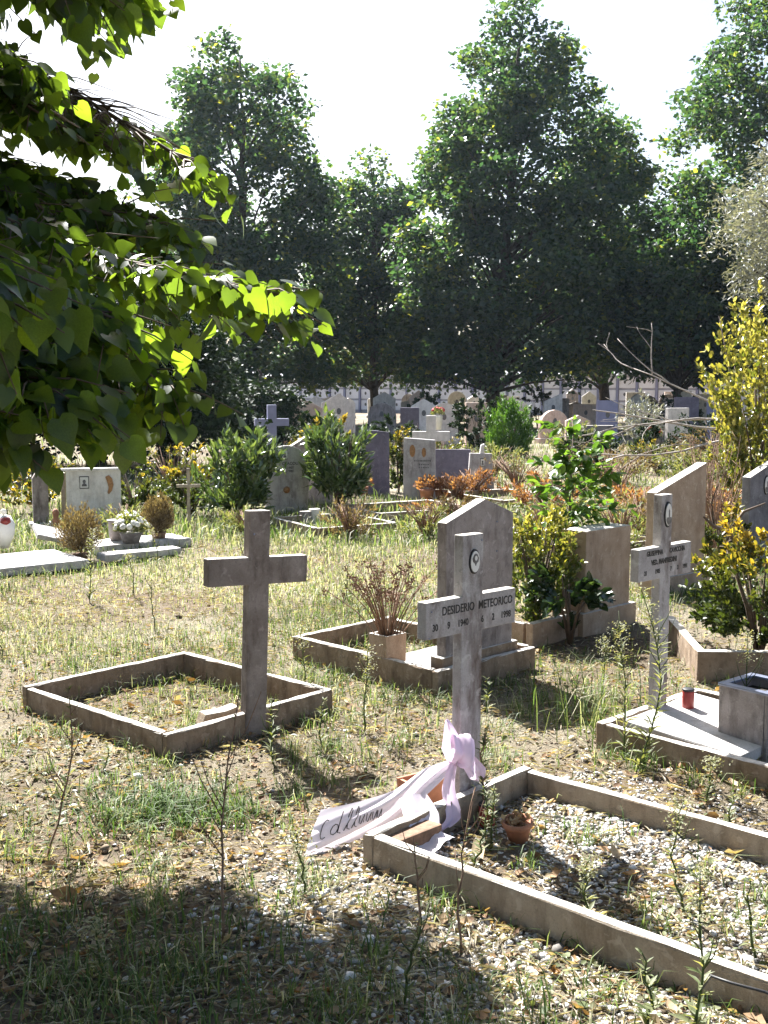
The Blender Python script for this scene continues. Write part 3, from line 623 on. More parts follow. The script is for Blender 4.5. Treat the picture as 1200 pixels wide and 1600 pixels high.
r = thing('clay_trough', 'terracotta trough lying behind the pink ribbon', 'trough', (.16, 4.12, 0), rad(36)); b = MB(); b.prism([(-.09, 0), (.09, 0), (.105, .12), (-.105, .12)], -.05, -.038, .003); b.prism([(-.09, 0), (.09, 0), (.105, .12), (-.105, .12)], .038, .05, .003); b.box((-.092, 0, .06), (.012, .074, .11)); b.box((.092, 0, .06), (.012, .074, .11)); b.build('trough_body', M['terracotta'], r); MB().box((0, 0, .07), (.17, .072, .02)).build('soil', M['darkgap'], r)
r = thing('clay_trough', 'weathered brown trough inside the kerb corner under the ribbon', 'trough', (.10, 3.69, 0), GA); b = MB(); b.prism([(-.10, 0), (.10, 0), (.105, .085), (-.105, .085)], -.04, .045, .008); b.build('trough_body', M['drystem'], r)
def pot(label, loc, rr, h, soilm='darkgap', tilt=(0, 0)):
    r = thing('clay_pot', label, 'pot', loc, tilt=tilt)
    MB().lathe([(rr * .66, 0), (rr * .92, h * .72), (rr * 1.04, h * .74), (rr * 1.06, h), (rr * .94, h), (rr * .88, h * .8), (rr * .2, h * .78)], 26).build('pot_body', M['terracotta'], r, True)
    n = 90; P = np.stack([R.normal(0, rr * .4, n), R.normal(0, rr * .4, n), h * .82 + R.random(n) * .02], 1); leaves(r, P, rand_dirs(n), rand_dirs(n), .025, .018, DIAMOND, M['litter'], name='dry_soil')
pot('small round clay pot standing on the white pebbles', (.475, 3.80, 0), .052, .075, tilt=(rad(5), rad(-4)))

r = MB().tube([(.80, 2.70, .05), (.82, 2.66, .125), (.86, 2.62, .128), (.93, 2.585, .125), (1.02, 2.53, .10), (1.12, 2.5, .02)], .004, 6).build('black_cable', M['black'], None, True); tag(r, 'short black cable lying over the near kerb at the right edge', 'cable')

# ------------------------------------------------------------------ ground cover
def blocked(x, y):
    m = np.zeros(x.shape, bool)
    for c, lu, lv, rim, *ga in BLOCK:
        g_ = ga[0] if ga else GA
        dx, dy = x - c[0], y - c[1]; u = dx * math.cos(g_) + dy * math.sin(g_); v = dx * math.sin(g_) - dy * math.cos(g_)
        inside = (u > -.01) & (u < lu + .01) & (v > -.01) & (v < lv + .01)
        if rim: m |= inside & ~((u > rim) & (u < lu - rim) & (v > rim) & (v < lv - rim))
        else: m |= inside
    return m
def in_rect(x, y, c, lu, lv):
    dx, dy = x - c[0], y - c[1]; u = dx * U2[0] + dy * U2[1]; v = dx * V2[0] + dy * V2[1]
    return (u > 0) & (u < lu) & (v > 0) & (v < lv)
def sample_view(n, y0, y1, marg=.25, power=1.0):
    """ground points in the visible wedge, denser near"""
    y = y0 * (y1 / y0) ** (R.random(n) ** power); x = (R.random(n) * 2 - 1) * (y * .36 + marg); return x, y
def vnoise(x, y, s, seed):
    """cheap smooth noise 0..1"""
    a = np.zeros_like(x)
    rr = np.random.default_rng(seed)
    for k in range(6):
        th = rr.uniform(0, 6.28); f = s * rr.uniform(.6, 1.8); a = a + np.sin((x * np.cos(th) + y * np.sin(th)) * f + rr.uniform(0, 6.28))
    return 1 / (1 + np.exp(-a * .9))
def gravelness(x, y):
    d = -(x - g2[0]) * U2[0] - (y - g2[1]) * U2[1]          # distance to the near-left side of the front grave's kerb
    v = (x - g2[0]) * V2[0] + (y - g2[1]) * V2[1]
    path = np.exp(-np.clip(d, 0, 9) ** 2 / .35) * (d > -1.0) * (1 / (1 + np.exp(-(v - .0) * 4)))
    inner = in_rect(x, y, g2, F_u, F_v) * 1.0
    right = in_rect(x, y, (g2[0] + U2[0] * F_u, g2[1] + U2[1] * F_u), .4, 2.5) * .8
    return np.clip(np.maximum(np.maximum(path, inner), right), 0.05, 1)
FIELD = lambda x, y: 1 / (1 + np.exp(-((y + .55 * x) - 5.6) * 2.2)) * (1 - .85 / (1 + np.exp(-(x - .3) * 6)) / (1 + np.exp((y - 8.2) * 3)))       # 1 in the grassy field behind the left grave

def ico():
    b = bmesh.new(); bmesh.ops.create_icosphere(b, subdivisions=1, radius=1); V = np.array([tuple(v.co) for v in b.verts]); b.faces.ensure_lookup_table(); F = np.array([[v.index for v in f.verts] for f in b.faces]); b.free(); return V, F
IV, IF = ico()
def randrot(n):
    q = R.normal(size=(n, 4)); q = unit(q); w, x, y, z = q.T
    return np.stack([np.stack([1 - 2 * (y * y + z * z), 2 * (x * y - z * w), 2 * (x * z + y * w)], 1), np.stack([2 * (x * y + z * w), 1 - 2 * (x * x + z * z), 2 * (y * z - x * w)], 1), np.stack([2 * (x * z - y * w), 2 * (y * z + x * w), 1 - 2 * (x * x + y * y)], 1)], 1)
def zrot(n):
    a = R.uniform(0, 6.28, n); c, s_ = np.cos(a), np.sin(a); o = np.zeros(n); return np.stack([np.stack([c, -s_, o], 1), np.stack([s_, c, o], 1), np.stack([o, o, o + 1], 1)], 1)
def pebbles(name, label, n, size, mat, dens, y0, y1):
    x, y = sample_view(n, y0, y1); keep = (R.random(n) < dens(x, y)) & ~blocked(x, y); x, y = x[keep], y[keep]; k = len(x)
    s_ = size * np.exp(R.normal(0, .38, k)); sc = np.stack([s_ * R.uniform(.8, 1.4, k), s_ * R.uniform(.7, 1.1, k), s_ * R.uniform(.45, .75, k)], 1)
    A = zrot(k) * sc[:, None, :]
    T = np.stack([x, y, gz(x, y) + s_ * R.uniform(.05, .5, k)], 1)
    bv = IV * (1 + R.normal(0, .13, (len(IV), 1)))
    V, F, rr = replicate(bv, IF, A, T, R.random(k)); o = mesh_obj(name, np_mesh(name, V, F, rr, False), mat); tag(o, label, kind='stuff')
pebbles('gravel', 'white and grey pebbles strewn in and around the front grave', 62000, .0064, M['pebble'], lambda x, y: gravelness(x, y) * (.2 + .8 * vnoise(x, y, 7, 3)), 2.45, 5.2)
pebbles('soil_crumbs', 'brown crumbs of dry earth between the graves', 11000, .006, M['crumb'], lambda x, y: .9 * (1 - .6 * FIELD(x, y)), 2.45, 8)

def blades(name, label, x, y, h, wd, lean, mat, rnd, flat=False):
    n = len(x); a = R.uniform(0, 6.28, n); dx, dy = np.cos(a), np.sin(a); z0 = gz(x, y) - .004
    B = np.stack([x, y, z0], 1); side = np.stack([-dy, dx, np.zeros(n)], 1) * (wd / 2)[:, None]
    d = np.stack([dx, dy, np.zeros(n)], 1)
    m1 = B + d * (h * lean * .35)[:, None] + np.stack([0 * x, 0 * x, h * .55], 1); tip = B + d * (h * lean)[:, None] + np.stack([0 * x, 0 * x, h * (1 - .45 * np.minimum(lean, 1.2))], 1)
    V = np.stack([B - side, B + side, m1 + side * .8, m1 - side * .8, tip], 1).reshape(-1, 3)
    F = (np.array([(0, 1, 2), (0, 2, 3), (3, 2, 4)])[None] + (np.arange(n) * 5)[:, None, None]).reshape(-1, 3)
    o = mesh_obj(name, np_mesh(name, V, F, np.repeat(rnd, 5), True), mat); tag(o, label, kind='stuff'); return o
def grass():
    # field behind the left grave
    x, y = sample_view(150000, 4.2, 16, .3); d = FIELD(x, y) * (.25 + .75 * vnoise(x, y, 2.6, 11)); k = (R.random(len(x)) < d) & ~blocked(x, y); x, y = x[k], y[k]
    big = vnoise(x, y, 1.3, 5); h = R.uniform(.02, .07, len(x)) * (1 + .9 * big) * np.where(y > 9, 1.25, 1)
    blades('grass', 'yellow green short grass in the field behind the graves', x, y, h, R.uniform(.0028, .0055, len(x)) * np.where(y > 8, 1.5, 1), R.uniform(.1, 1.0, len(x)), M['grass'], np.clip(.34 + .5 * (1 - big) + R.normal(0, .34, len(x)), 0, 1))
    # loose tufts among the front graves
    cx, cy = sample_view(360, 2.5, 6.2, .2); q = (R.random(len(cx)) < (1 - .75 * gravelness(cx, cy))) & ~blocked(cx, cy); cx, cy = cx[q], cy[q]; m = R.integers(8, 46, len(cx))
    x = np.repeat(cx, m) + R.normal(0, .035, m.sum()); y = np.repeat(cy, m) + R.normal(0, .035, m.sum()); k = ~blocked(x, y); x, y = x[k], y[k]
    blades('grass_tufts', 'loose tufts of grass and low weeds among the front graves', x, y, R.uniform(.03, .13, len(x)), R.uniform(.0025, .005, len(x)), R.uniform(.2, 1.2, len(x)), M['grass'], np.clip(R.normal(.5, .3, len(x)), 0, 1))
    # the green clump in front of the left grave
    n = 900; x = R.normal(-.80, .17, n); y = R.normal(4.05, .12, n)
    blades('grass_clump', 'fresh green grass clump in front of the left grave corner', x, y, R.uniform(.05, .15, n), R.uniform(.003, .006, n), R.uniform(.4, 1.3, n), M['grass'], np.clip(R.normal(.22, .15, n), 0, 1))
    # shaded grass at the lower edge
    n = 1500; x = R.uniform(-1.25, .45, n); y = R.uniform(2.4, 3.15, n); k = (R.random(n) < vnoise(x, y, 5, 21)) & ~blocked(x, y) & (y + .35 * x < 2.95 + .2 * R.random(n)); x, y = x[k], y[k]
    blades('shade_grass', 'dark shaded grass along the lower edge of the view', x, y, R.uniform(.04, .16, len(x)), R.uniform(.003, .006, len(x)), R.uniform(.2, 1.1, len(x)), M['grass'], np.clip(R.normal(.25, .2, len(x)), 0, 1))
    ex, ey = [], []
    for c, lu, lv, rim, *ga in BLOCK:
        if not rim: continue
        g_ = ga[0] if ga else GA; u_ = np.array([math.cos(g_), math.sin(g_)]); v_ = np.array([math.sin(g_), -math.cos(g_)])
        for o_, d_, l_, nn_ in ((0, u_, lu, -v_), (lv, u_, lu, v_), (0, v_, lv, -u_), (lu, v_, lv, u_)):
            m_ = int(l_ * 60); tt = R.random(m_) * l_; st = np.array(c) + (v_ * o_ if d_ is u_ else u_ * o_); q_ = st + d_ * tt[:, None] + nn_ * (.012 + np.abs(R.normal(0, .02, (m_, 1)))); w_ = R.random(m_) < vnoise(q_[:, 0], q_[:, 1], 6, 41); ex.append(q_[w_, 0]); ey.append(q_[w_, 1])
    x, y = np.concatenate(ex), np.concatenate(ey); n = len(x)
    sel = R.random(n) < .8; lx, ly = np.repeat(x[sel], 2) + R.normal(0, .012, 2 * sel.sum()), np.repeat(y[sel], 2) + R.normal(0, .012, 2 * sel.sum()); q_ = ~blocked(lx, ly); lx, ly = lx[q_], ly[q_]; nl = len(lx)
    tag(leaves(None, np.stack([lx, ly, gz(lx, ly) + R.random(nl) * .025], 1), rand_dirs(nl), unit(R.normal(0, .5, (nl, 3)) + [0, 0, 1]), R.uniform(.012, .04, nl), R.uniform(.008, .022, nl), LANCE, M['litter'], name='kerb_litter'), 'dead leaf litter drifted against the kerbs')
    blades('kerb_grass', 'grass growing along the foot of the kerbs', x, y, R.uniform(.02, .10, n), R.uniform(.0025, .005, n), R.uniform(.2, 1.1, n), M['grass'], np.clip(R.normal(.45, .3, n), 0, 1))
    n = 200; x = R.normal(1.0, .13, n); y = R.normal(5.15, .22, n); k = ~blocked(x, y); x, y = x[k], y[k]; n = len(x)
    blades('tall_grass', 'tall pale grass tuft behind the slim inscribed cross kerb', x, y, R.uniform(.12, .34, n), R.uniform(.004, .007, n), R.uniform(.2, .9, n), M['grass'], np.clip(R.normal(.55, .25, n), 0, 1))
    # tall grass further back
    x, y = sample_view(26000, 11, 34, .6); d = .2 + .8 * vnoise(x, y, .9, 31); k = (R.random(len(x)) < d); x, y = x[k], y[k]
    blades('far_grass', 'rough tall grass and weeds between the far rows of graves', x, y, R.uniform(.06, .26, len(x)), R.uniform(.01, .02, len(x)), R.uniform(.2, .9, len(x)), M['grass'], np.clip(R.normal(.6, .28, len(x)), 0, 1))
grass()
def flats(name, label, n, L, Wd, shape, mat, dens, y0, y1, up=.15):
    x, y = sample_view(n, y0, y1); k = (R.random(n) < dens(x, y)) & ~blocked(x, y); x, y = x[k], y[k]; m = len(x)
    a = R.uniform(0, 6.28, m); D = np.stack([np.cos(a), np.sin(a), R.normal(0, up, m)], 1); N = np.stack([R.normal(0, .35, m), R.normal(0, .35, m), np.ones(m)], 1)
    l = L * np.exp(R.normal(0, .35, m)); o = leaves(None, np.stack([x, y, gz(x, y) + .006 + R.random(m) * .012], 1), D, N, l, l * Wd * R.uniform(.7, 1.3, m), shape, mat, name=name); tag(o, label)
CURL = (np.array([(0, 0, .05), (.35, .25, .25), (.5, .55, .16), (0, 1, .28), (-.5, .5, .22), (-.35, .22, .1), (0, .5, 0)]), LANCE[1])
flats('straw', 'pale dry straw and stalks scattered on the soil', 36000, .045, .075, DIAMOND, M['straw'], lambda x, y: .3 + .7 * vnoise(x, y, 4, 8)  , 2.45, 13)
flats('thatch', 'matted pale dead grass lying in the field', 46000, .05, .06, DIAMOND, M['straw'], lambda x, y: FIELD(x, y) * (.3 + .7 * vnoise(x, y, 2.6, 51)), 4.4, 15, .35)
flats('dead_leaves', 'curled orange brown fallen leaves on the ground', 2600, .032, .6, CURL, M['litter'], lambda x, y: (.25 + .75 * vnoise(x, y, 3, 9)) * (1 - .5 * FIELD(x, y)), 2.45, 8, .25)
flats('leaf_fragments', 'small crumbled leaf fragments covering the soil', 12000, .014, .7, CURL, M['litter'], lambda x, y: (.3 + .7 * vnoise(x, y, 5, 19)) * (1 - .6 * gravelness(x, y)), 2.45, 7, .3)
flats('clover', 'low clover and round leaved weeds on the ground', 9000, .017, .8, OVAL, M['weed'], lambda x, y: np.clip(vnoise(x, y, 3.3, 14) * 1.6 - .65, 0, 1), 2.45, 7.5, .5)

# ------------------------------------------------------------------ weeds and shrubs
def weed(label, loc, h, lean=(0, 0), nleaf=60, ll=.05, lw=.010, dark=False, plume=True, bare=0.0, group=None):
    r = thing('tall_weed', label, 'weed', (*loc, 0), group=group)
    t = np.linspace(0, 1, 9); bx_, by_ = R.normal(0, .05, 2) * h; C = np.stack([lean[0] * h * t ** 1.6 + bx_ * np.sin(t * 3), lean[1] * h * t ** 1.6 + by_ * np.sin(t * 3), h * t - .01], 1) + np.concatenate([[[0, 0, 0]], R.normal(0, .004, (8, 3))])
    MB().tube([tuple(p) for p in C], list(np.linspace(.0045, .0018, 9)), 5).build('stem', M['drystem' if dark else 'weed'], r, True)
    if h > .2:
        bm_ = MB(); ext = []
        for q_ in range(int(2 + h * 7)):
            f_ = R.uniform(.35, .85); p_ = np.array([np.interp(f_, t, C[:, i]) for i in range(3)]); a_ = R.uniform(0, 6.28); l_ = h * R.uniform(.12, .3); e_ = p_ + np.array([math.cos(a_) * l_ * .5, math.sin(a_) * l_ * .5, l_]); bm_.tube([tuple(p_), tuple((p_ + e_) / 2 + [math.cos(a_) * .01, math.sin(a_) * .01, 0]), tuple(e_)], [.002, .0016, .001], 4)
        bm_.build('side_stems', M['drystem' if dark else 'weed'], r, True)
    tt = bare + (1 - bare) * R.random(nleaf) ** .9; P = np.stack([np.interp(tt, t, C[:, i]) for i in range(3)], 1); a = R.uniform(0, 6.28, nleaf)
    D = np.stack([np.cos(a), np.sin(a), R.uniform(.2, 1.1, nleaf)], 1); l = ll * R.uniform(.5, 1.2, nleaf) * (1.15 - .6 * tt)
    rn = np.clip(R.normal(.2 if dark else .62, .2, nleaf), 0, 1)
    P2, D2, L2, W2, r2 = P, D, l, l * lw / ll, rn
    if plume:
        k = 150; s_ = R.uniform(.72, 1.04, k); Q = np.stack([np.interp(s_, t, C[:, i]) for i in range(3)], 1) + R.normal(0, .022, (k, 3)) * np.array([1, 1, .5])
        P2 = np.concatenate([P2, Q]); d = rand_dirs(k); d[:, 2] = abs(d[:, 2]); D2 = np.concatenate([D2, d]); L2 = np.concatenate([L2, np.full(k, .012)]); W2 = np.concatenate([W2, np.full(k, .006)]); r2 = np.concatenate([r2, np.full(k, .95)])
    N = np.cross(D2, np.array([0, 0, 1.0])); N = np.cross(N, D2) + R.normal(0, .15, D2.shape)
    leaves(r, P2, D2, N, L2, W2, LANCE, M['weed'], rnd=r2)
weed('tall pale horseweed standing before the slim inscribed cross', (1.03, 4.46), .78, (.0, .05), 150, .085)
weed('second pale horseweed with feathery top by the slim cross', (1.02, 4.62), .60, (-.06, 0), 110, .08)
weed('tall pale weed growing alone in the grass left of the plain cross', (-2.16, 8.1), .56, (.06, 0), 60, .08, .014)
weed('weed in front of the plain cross kerb, next to the cross shadow', (-.47, 4.60), .30, (.04, 0), 50, .055, .012, plume=False)
weed('small weed at the far corner of the left kerbed grave', (-.28, 4.78), .24, (.05, 0), 50, .05, .012, plume=False)
weed('slender weed in front of the tan planter with dead stalks', (-.09, 5.0), .42, (.03, 0), 46, .055, .010)
weed('weed growing between the plain cross and the dead bouquet', (-.40, 5.55), .40, (-.05, 0), 40, .05)
weed('tall dark bare stalk rising from the lower shade', (-.46, 3.05), .72, (.06, .12), 26, .03, .008, True, False, .1)
weed('dark leafy stalk at the left edge before the kerbed grave', (-1.14, 3.62), .60, (.12, .1), 60, .045, .014, True, False)
weed('thin dark stalk leaning over the near kerb', (.22, 3.02), .46, (.10, .2), 30, .028, .01, True, False)
weed('dark forked stalk in front of the near kerb', (.10, 3.10), .30, (-.05, .1), 26, .03, .01, True, False)
weed('pale weed at the near kerb end by the lower edge', (.76, 2.58), .42, (.02, .1), 60, .06, .013)
weed('short pale weed by the near kerb at the lower edge', (.66, 2.62), .22, (-.1, 0), 50, .05, .014, plume=False)
weed('feathery weed on the right side of the pebble grave', (.92, 3.28), .34, (0, .05), 50, .05)
weed('dark leafed weed climbing the foot of the ribbon cross', (.385, 4.00), .34, (-.03, .02), 80, .045, .016, True, False)
weed('bushy grey weed beside the clay pot on the pebbles', (.36, 3.70), .24, (.08, 0), 120, .04, .01, plume=False)
weed('second grey weed among the pebbles behind the ribbon cross', (.30, 3.58), .28, (.1, .1), 90, .035, .01, plume=False)
weed('low flowering weed at the kerb below the tall planter', (1.22, 4.10), .20, (.1, 0), 60, .03, .012)
weed('dry seeded plant rising out of the tall planter', (1.56, 4.66), .56, (-.02, .0), 40, .025, .012)
weed('thin weed on the soil in front of the gabled headstone', (.50, 5.3), .20, (.0, 0), 30, .05, .012, plume=False)
weed('grassy weed standing between tan kerb and the slim cross', (1.12, 5.6), .32, (.0, 0), 60, .06, .01)
weed('small green weed at the near foot of the left kerb', (-1.15, 4.45), .13, (.2, 0), 30, .04, .02, plume=False)

for i, (x, y) in enumerate(((-2.3, 6.6), (-1.5, 7.2), (-.9, 7.6), (-1.9, 8.4), (-.3, 8.1), (.2, 8.8), (-.9, 9.6), (-2.6, 7.4), (-.15, 7.2), (.55, 9.4), (-1.3, 10.2), (1.7, 8.8), (.75, 7.9), (-2.0, 9.7))):
    weed('thin pale weed stalk standing in the grass field behind the crosses', (x, y), R.uniform(.18, .42), (R.normal(0, .1), R.normal(0, .1)), 34, .05, .010, group='thin weed stalks in the field')
for i, (x, y, lab) in enumerate(((.62, 3.2, 'thin weed rising from the pebbles near the middle of the grave'), (1.05, 3.0, 'tall seeded weed in the pebbles at the right edge'), (-.25, 3.35, 'weed left of the near kerb corner'), (.05, 2.75, 'dark weed in the dappled shade below the kerb'), (-.75, 2.8, 'dark weed in the lower shade'), (1.25, 3.9, 'weed between the two right graves'))):
    weed(lab, (x, y), R.uniform(.14, .30), (R.normal(0, .12), R.normal(0, .12)), 54, .042, .011, plume=i % 2 == 0)
def shrub(name, label, loc, rr, h, n, L, Wd, shape, mat, nparts=0, stems=9, zc=.58, cat='shrub', rndf=None, up=.5, hollow=.35, woody='twig', group=None, per=34):
    r = thing(name, label, cat, loc, group=group)
    b = MB()
    for i in range(stems):
        a = R.uniform(0, 6.28); q = R.uniform(.2, .8) * rr
        b.tube([(0, 0, -.03), (math.cos(a) * q * .35, math.sin(a) * q * .35, h * .4), (math.cos(a) * q, math.sin(a) * q, h * R.uniform(.7, .95))], [.012 * max(1, h), .009, .003], 5)
    b.build('stems', M[woody], r, True)
    ns = max(10, int(n / per)); d = rand_dirs(ns); q = R.uniform(.72, 1.12, ns) * (1 + .18 * np.sin(d[:, 0] * 5 + loc[0] * 9) * np.sin(d[:, 1] * 4 + d[:, 2] * 4))
    tip = d * q[:, None] * np.array([rr, rr, h * (1 - zc)]) + np.array([0, 0, h * zc]); tip[:, 2] = np.maximum(tip[:, 2], .05)
    foot = np.stack([tip[:, 0] * .25, tip[:, 1] * .25, np.maximum(0.02, tip[:, 2] - (.35 + .4 * up) * h * R.uniform(.5, 1, ns))], 1)
    k = R.integers(0, ns, n); f = hollow + (1 - hollow) * R.random(n) ** .75
    bow = np.stack([0 * f, 0 * f, .10 * h * np.sin(f * 3.1)], 1)
    P = foot[k] * (1 - f)[:, None] + tip[k] * f[:, None] + bow * .5 + R.normal(0, L * .22, (n, 3)); ok = P[:, 2] > .02; P = P[ok]; k = k[ok]; n = len(P)
    ax = unit(tip - foot)[k]; D = unit(ax * .75 + R.normal(0, .55, (n, 3)) + np.array([0, 0, up * .3])); N = unit(R.normal(0, .6, (n, 3)) + np.array([0, 0, 1]))
    rnd = rndf(P, h) if rndf else R.random(n)
    l = L * R.uniform(.65, 1.2, n)
    leaves_local(r, P, D, N, l, l * Wd, shape, mat, nparts, rnd, np.array(loc)); return r
def leaves_local(r, P, D, N, l, wd, shape, mat, nparts, rnd, off):
    if not nparts: leaves(r, P, D, N, l, wd, shape, mat, rnd=rnd); return
    sc = np.linalg.norm(P + off - CAM, axis=1) / l; order = np.argsort(sc); a, b = order[:nparts], order[nparts:]
    _single(r, P[a], D[a], N[a], l[a], wd[a], shape, mat, rnd[a]); leaves(r, P[b], D[b], N[b], l[b], wd[b], shape, mat, rnd=rnd[b])
def _single(parent, P, D, N, l, wd, shape, mat, rnd, partname='leaf'):
    X, Y, Z = frames(D, N); A = np.stack([X * wd[:, None], Y * l[:, None], Z * l[:, None]], 2); base = []
    for k in range(6):
        bv = shape[0].copy(); bv[:, 2] += R.normal(0, .03, len(bv)); base.append(np_mesh(partname, bv, shape[1], np.full(len(bv), (k + .5) / 6), True)); base[-1].materials.append(mat)
    for i in range(len(P)):
        o = bpy.data.objects.new(partname, base[min(5, int(rnd[i] * 6))]); Mx = Matrix.Identity(4)
        for r_ in range(3):
            for c_ in range(3): Mx[r_][c_] = A[i, r_, c_]
            Mx[r_][3] = P[i, r_]
        link(o, parent); o.matrix_local = Mx
toprnd = lambda P, h: np.clip((P[:, 2] / h - .25) * .95 + R.normal(0, .2, len(P)), 0, 1)
toponly = lambda P, h: np.clip((P[:, 2] / h - .45) * 1.4 + R.normal(0, .16, len(P)), 0, 1)
shrub('golden_shrub', 'yellow leaved shrub in front of the low tan box headstone', (.98, 7.08, 0), .31, .80, 5200, .034, .55, OVAL, M['euonymus'], 120, rndf=toprnd, stems=14)
shrub('dark_shrub', 'dark broad leaved plant hanging over the tan kerb', (1.16, 6.84, .0), .27, .46, 240, .095, .55, OVAL, M['darkleaf'], 90, up=.1, zc=.6, hollow=.5)
shrub('glossy_shrub', 'dark glossy shrub with yellow tips at the right edge', (2.12, 6.2, .05), .43, .72, 5600, .042, .5, OVAL, M['yellowtop'], 150, rndf=toponly, hollow=.5)
shrub('golden_shrub', 'tall golden leaved shrub rising at the right edge', (3.55, 10.55, 0), .56, 2.5, 6800, .062, .5, OVAL, M['euonymus'], 220, rndf=lambda P, h: np.clip(.35 + P[:, 2] / h * .35 + R.normal(0, .22, len(P)), 0, 1), zc=.64, stems=12, up=.8, hollow=.45)
shrub('glossy_shrub', 'small shrub with yellow leaves between the two slanting headstones', (2.85, 9.3, 0), .24, .62, 900, .05, .5, OVAL, M['yellowtop'], 0, rndf=toponly)
shrub('oleander', 'dense oleander bush left of the round topped headstone', (-1.70, 13.1, 0), .46, 1.0, 1900, .16, .25, LANCE, M['oleander'], 150, up=.9, stems=16)
shrub('oleander', 'taller oleander bush right of the round topped headstone', (-.56, 13.8, 0), .42, 1.2, 1900, .16, .25, LANCE, M['oleander'], 150, up=.9, stems=16)
shrub('flowering_shrub', 'shrub of yellow orange flowers behind the wooden cross', (-2.35, 13.6, 0), .42, .62, 1500, .055, .6, OVAL, M['yellowtop'], 0, rndf=toponly, up=.6)
shrub('flowering_shrub', 'low yellow flowering shrub at the edge of the white headstone', (-2.98, 13.3, 0), .28, .62, 900, .055, .6, OVAL, M['yellowtop'], 0, rndf=toponly)
shrub('flowering_shrub', 'yellow green shrub behind the stone post at the left edge', (-4.35, 13.9, 0), .55, .75, 1700, .06, .6, OVAL, M['yellowtop'], 0, rndf=lambda P, h: np.clip(R.normal(.45, .25, len(P)), 0, 1))
shrub('yellow_hedge', 'narrow hedge with yellow top right of the dark slate headstone', (.22, 16.6, 0), .20, .98, 1500, .05, .6, OVAL, M['yellowtop'], 0, rndf=toponly, zc=.5)
shrub('orange_shrub', 'orange tinted shrub tips behind the taller oleander', (-.75, 15.3, 0), .40, 1.18, 900, .06, .55, OVAL, M['yellowtop'], 0, rndf=toponly, hollow=.6)
shrub('bright_conifer', 'bright green feathery conifer bush in the middle distance', (2.72, 24.5, 0), .52, 1.28, 5200, .13, .22, LANCE, M['conifer'], 0, up=1.4, zc=.45, hollow=.3)
# young leafy tree beside the tan headstone
def young_tree():
    r = thing('young_tree', 'young leafy sapling with large bright leaves by the tan box headstone', 'tree', (1.29, 7.62, 0))
    b = MB(); P = []; D = []
    b.tube([(0, 0, -.03), (.01, .02, .4), (-.02, 0, .8), (0, .03, 1.25)], [.011, .009, .007, .003], 6)
    for i in range(56):
        z = R.uniform(.45, 1.3); a = R.uniform(0, 6.28); l = R.uniform(.15, .42) * (1.25 - .45 * z); e = np.array([math.cos(a) * l, math.sin(a) * l, z + R.uniform(.0, .16)]); s_ = np.array([0, 0, z])
        b.tube([tuple(s_), tuple((s_ + e) / 2 + [0, 0, .03]), tuple(e)], [.004, .003, .0015], 4)
        for k in range(11):
            t = R.uniform(.25, 1.02); P.append(s_ * (1 - t) + e * t + R.normal(0, .012, 3)); D.append(np.array([math.cos(a), math.sin(a), .0]) + R.normal(0, .6, 3) + [0, 0, -.1])
    b.build('trunk', M['twig'], r, True); P = np.array(P); D = unit(np.array(D)); n = len(P); l = R.uniform(.06, .10, n)
    leaves_local(r, P, D, unit(R.normal(0, .5, (n, 3)) + [0, 0, 1]), l, l * .55, OVAL, M['young'], 200, R.random(n), np.array((1.29, 7.62, 0)))
young_tree()
# dry red weeds and brush
for lab, c, rr, h, n in (('dry reddish flowering weeds before the small cross topped headstone', (1.28, 15.9, 0), .38, .42, 900), ('dry reddish weeds right of the pots with wilted flowers', (.98, 15.0, 0), .25, .36, 500), ('tangle of dry reddish brushwood behind the sapling', (3.0, 13.0, 0), .75, .45, 1500), ('dry brush before the tall golden shrub', (3.7, 12.4, 0), .6, .55, 1100), ('low dry brush in front of the dark green slab', (.55, 13.4, 0), .3, .18, 400)):
    shrub('dry_brush', lab, c, rr, h, n, .06, .3, LANCE, M['redleaf'], 0, stems=34, woody='drystem', cat='brush', hollow=.1)
for i, (c, rr, h, n, lab) in enumerate((((1.9, 19.5, 0), .8, .55, 1300, 'dry weeds below the bright conifer'), ((3.6, 18.0, 0), .9, .6, 1500, 'broad dry weed patch behind the sapling'), ((5.0, 17.5, 0), .9, .7, 1500, 'grey brown brush under the fallen branch'), ((-.2, 20.5, 0), .7, .6, 1000, 'dry weeds behind the dark slate headstone'), ((2.4, 15.2, 0), .6, .4, 900, 'dry weeds left of the brushwood tangle'), ((6.0, 20.5, 0), 1.0, .8, 1500, 'dry brush at the foot of the red flowers'), ((-1.9, 17.5, 0), .8, .7, 1300, 'weedy brush behind the first oleander'))):
    shrub('dry_brush', lab, c, rr, h, n, .09, .25, LANCE, M['brownbush' if i % 2 else 'weed'], 0, stems=34, woody='drystem', cat='brush', hollow=.1)
for c, rr, h, n, lab in (((.3, 22.5, 0), .6, .9, 1600, 'dark bush behind the headstone with two ovals'), ((3.9, 21.0, 0), .55, .7, 1400, 'dark low bush right of the bright conifer'), ((5.6, 23.0, 0), .6, .75, 1500, 'dark low bush near the red flowers'), ((7.2, 24.0, 0), .9, 1.0, 2200, 'dark bush behind the fallen branch'), ((-1.2, 20.0, 0), .6, 1.1, 1600, 'dark bush between the two oleanders')):
    shrub('dark_bush', lab, c, rr, h, n, .10, .45, LANCE, M['evergreen'], 0, cat='bush', up=.3)
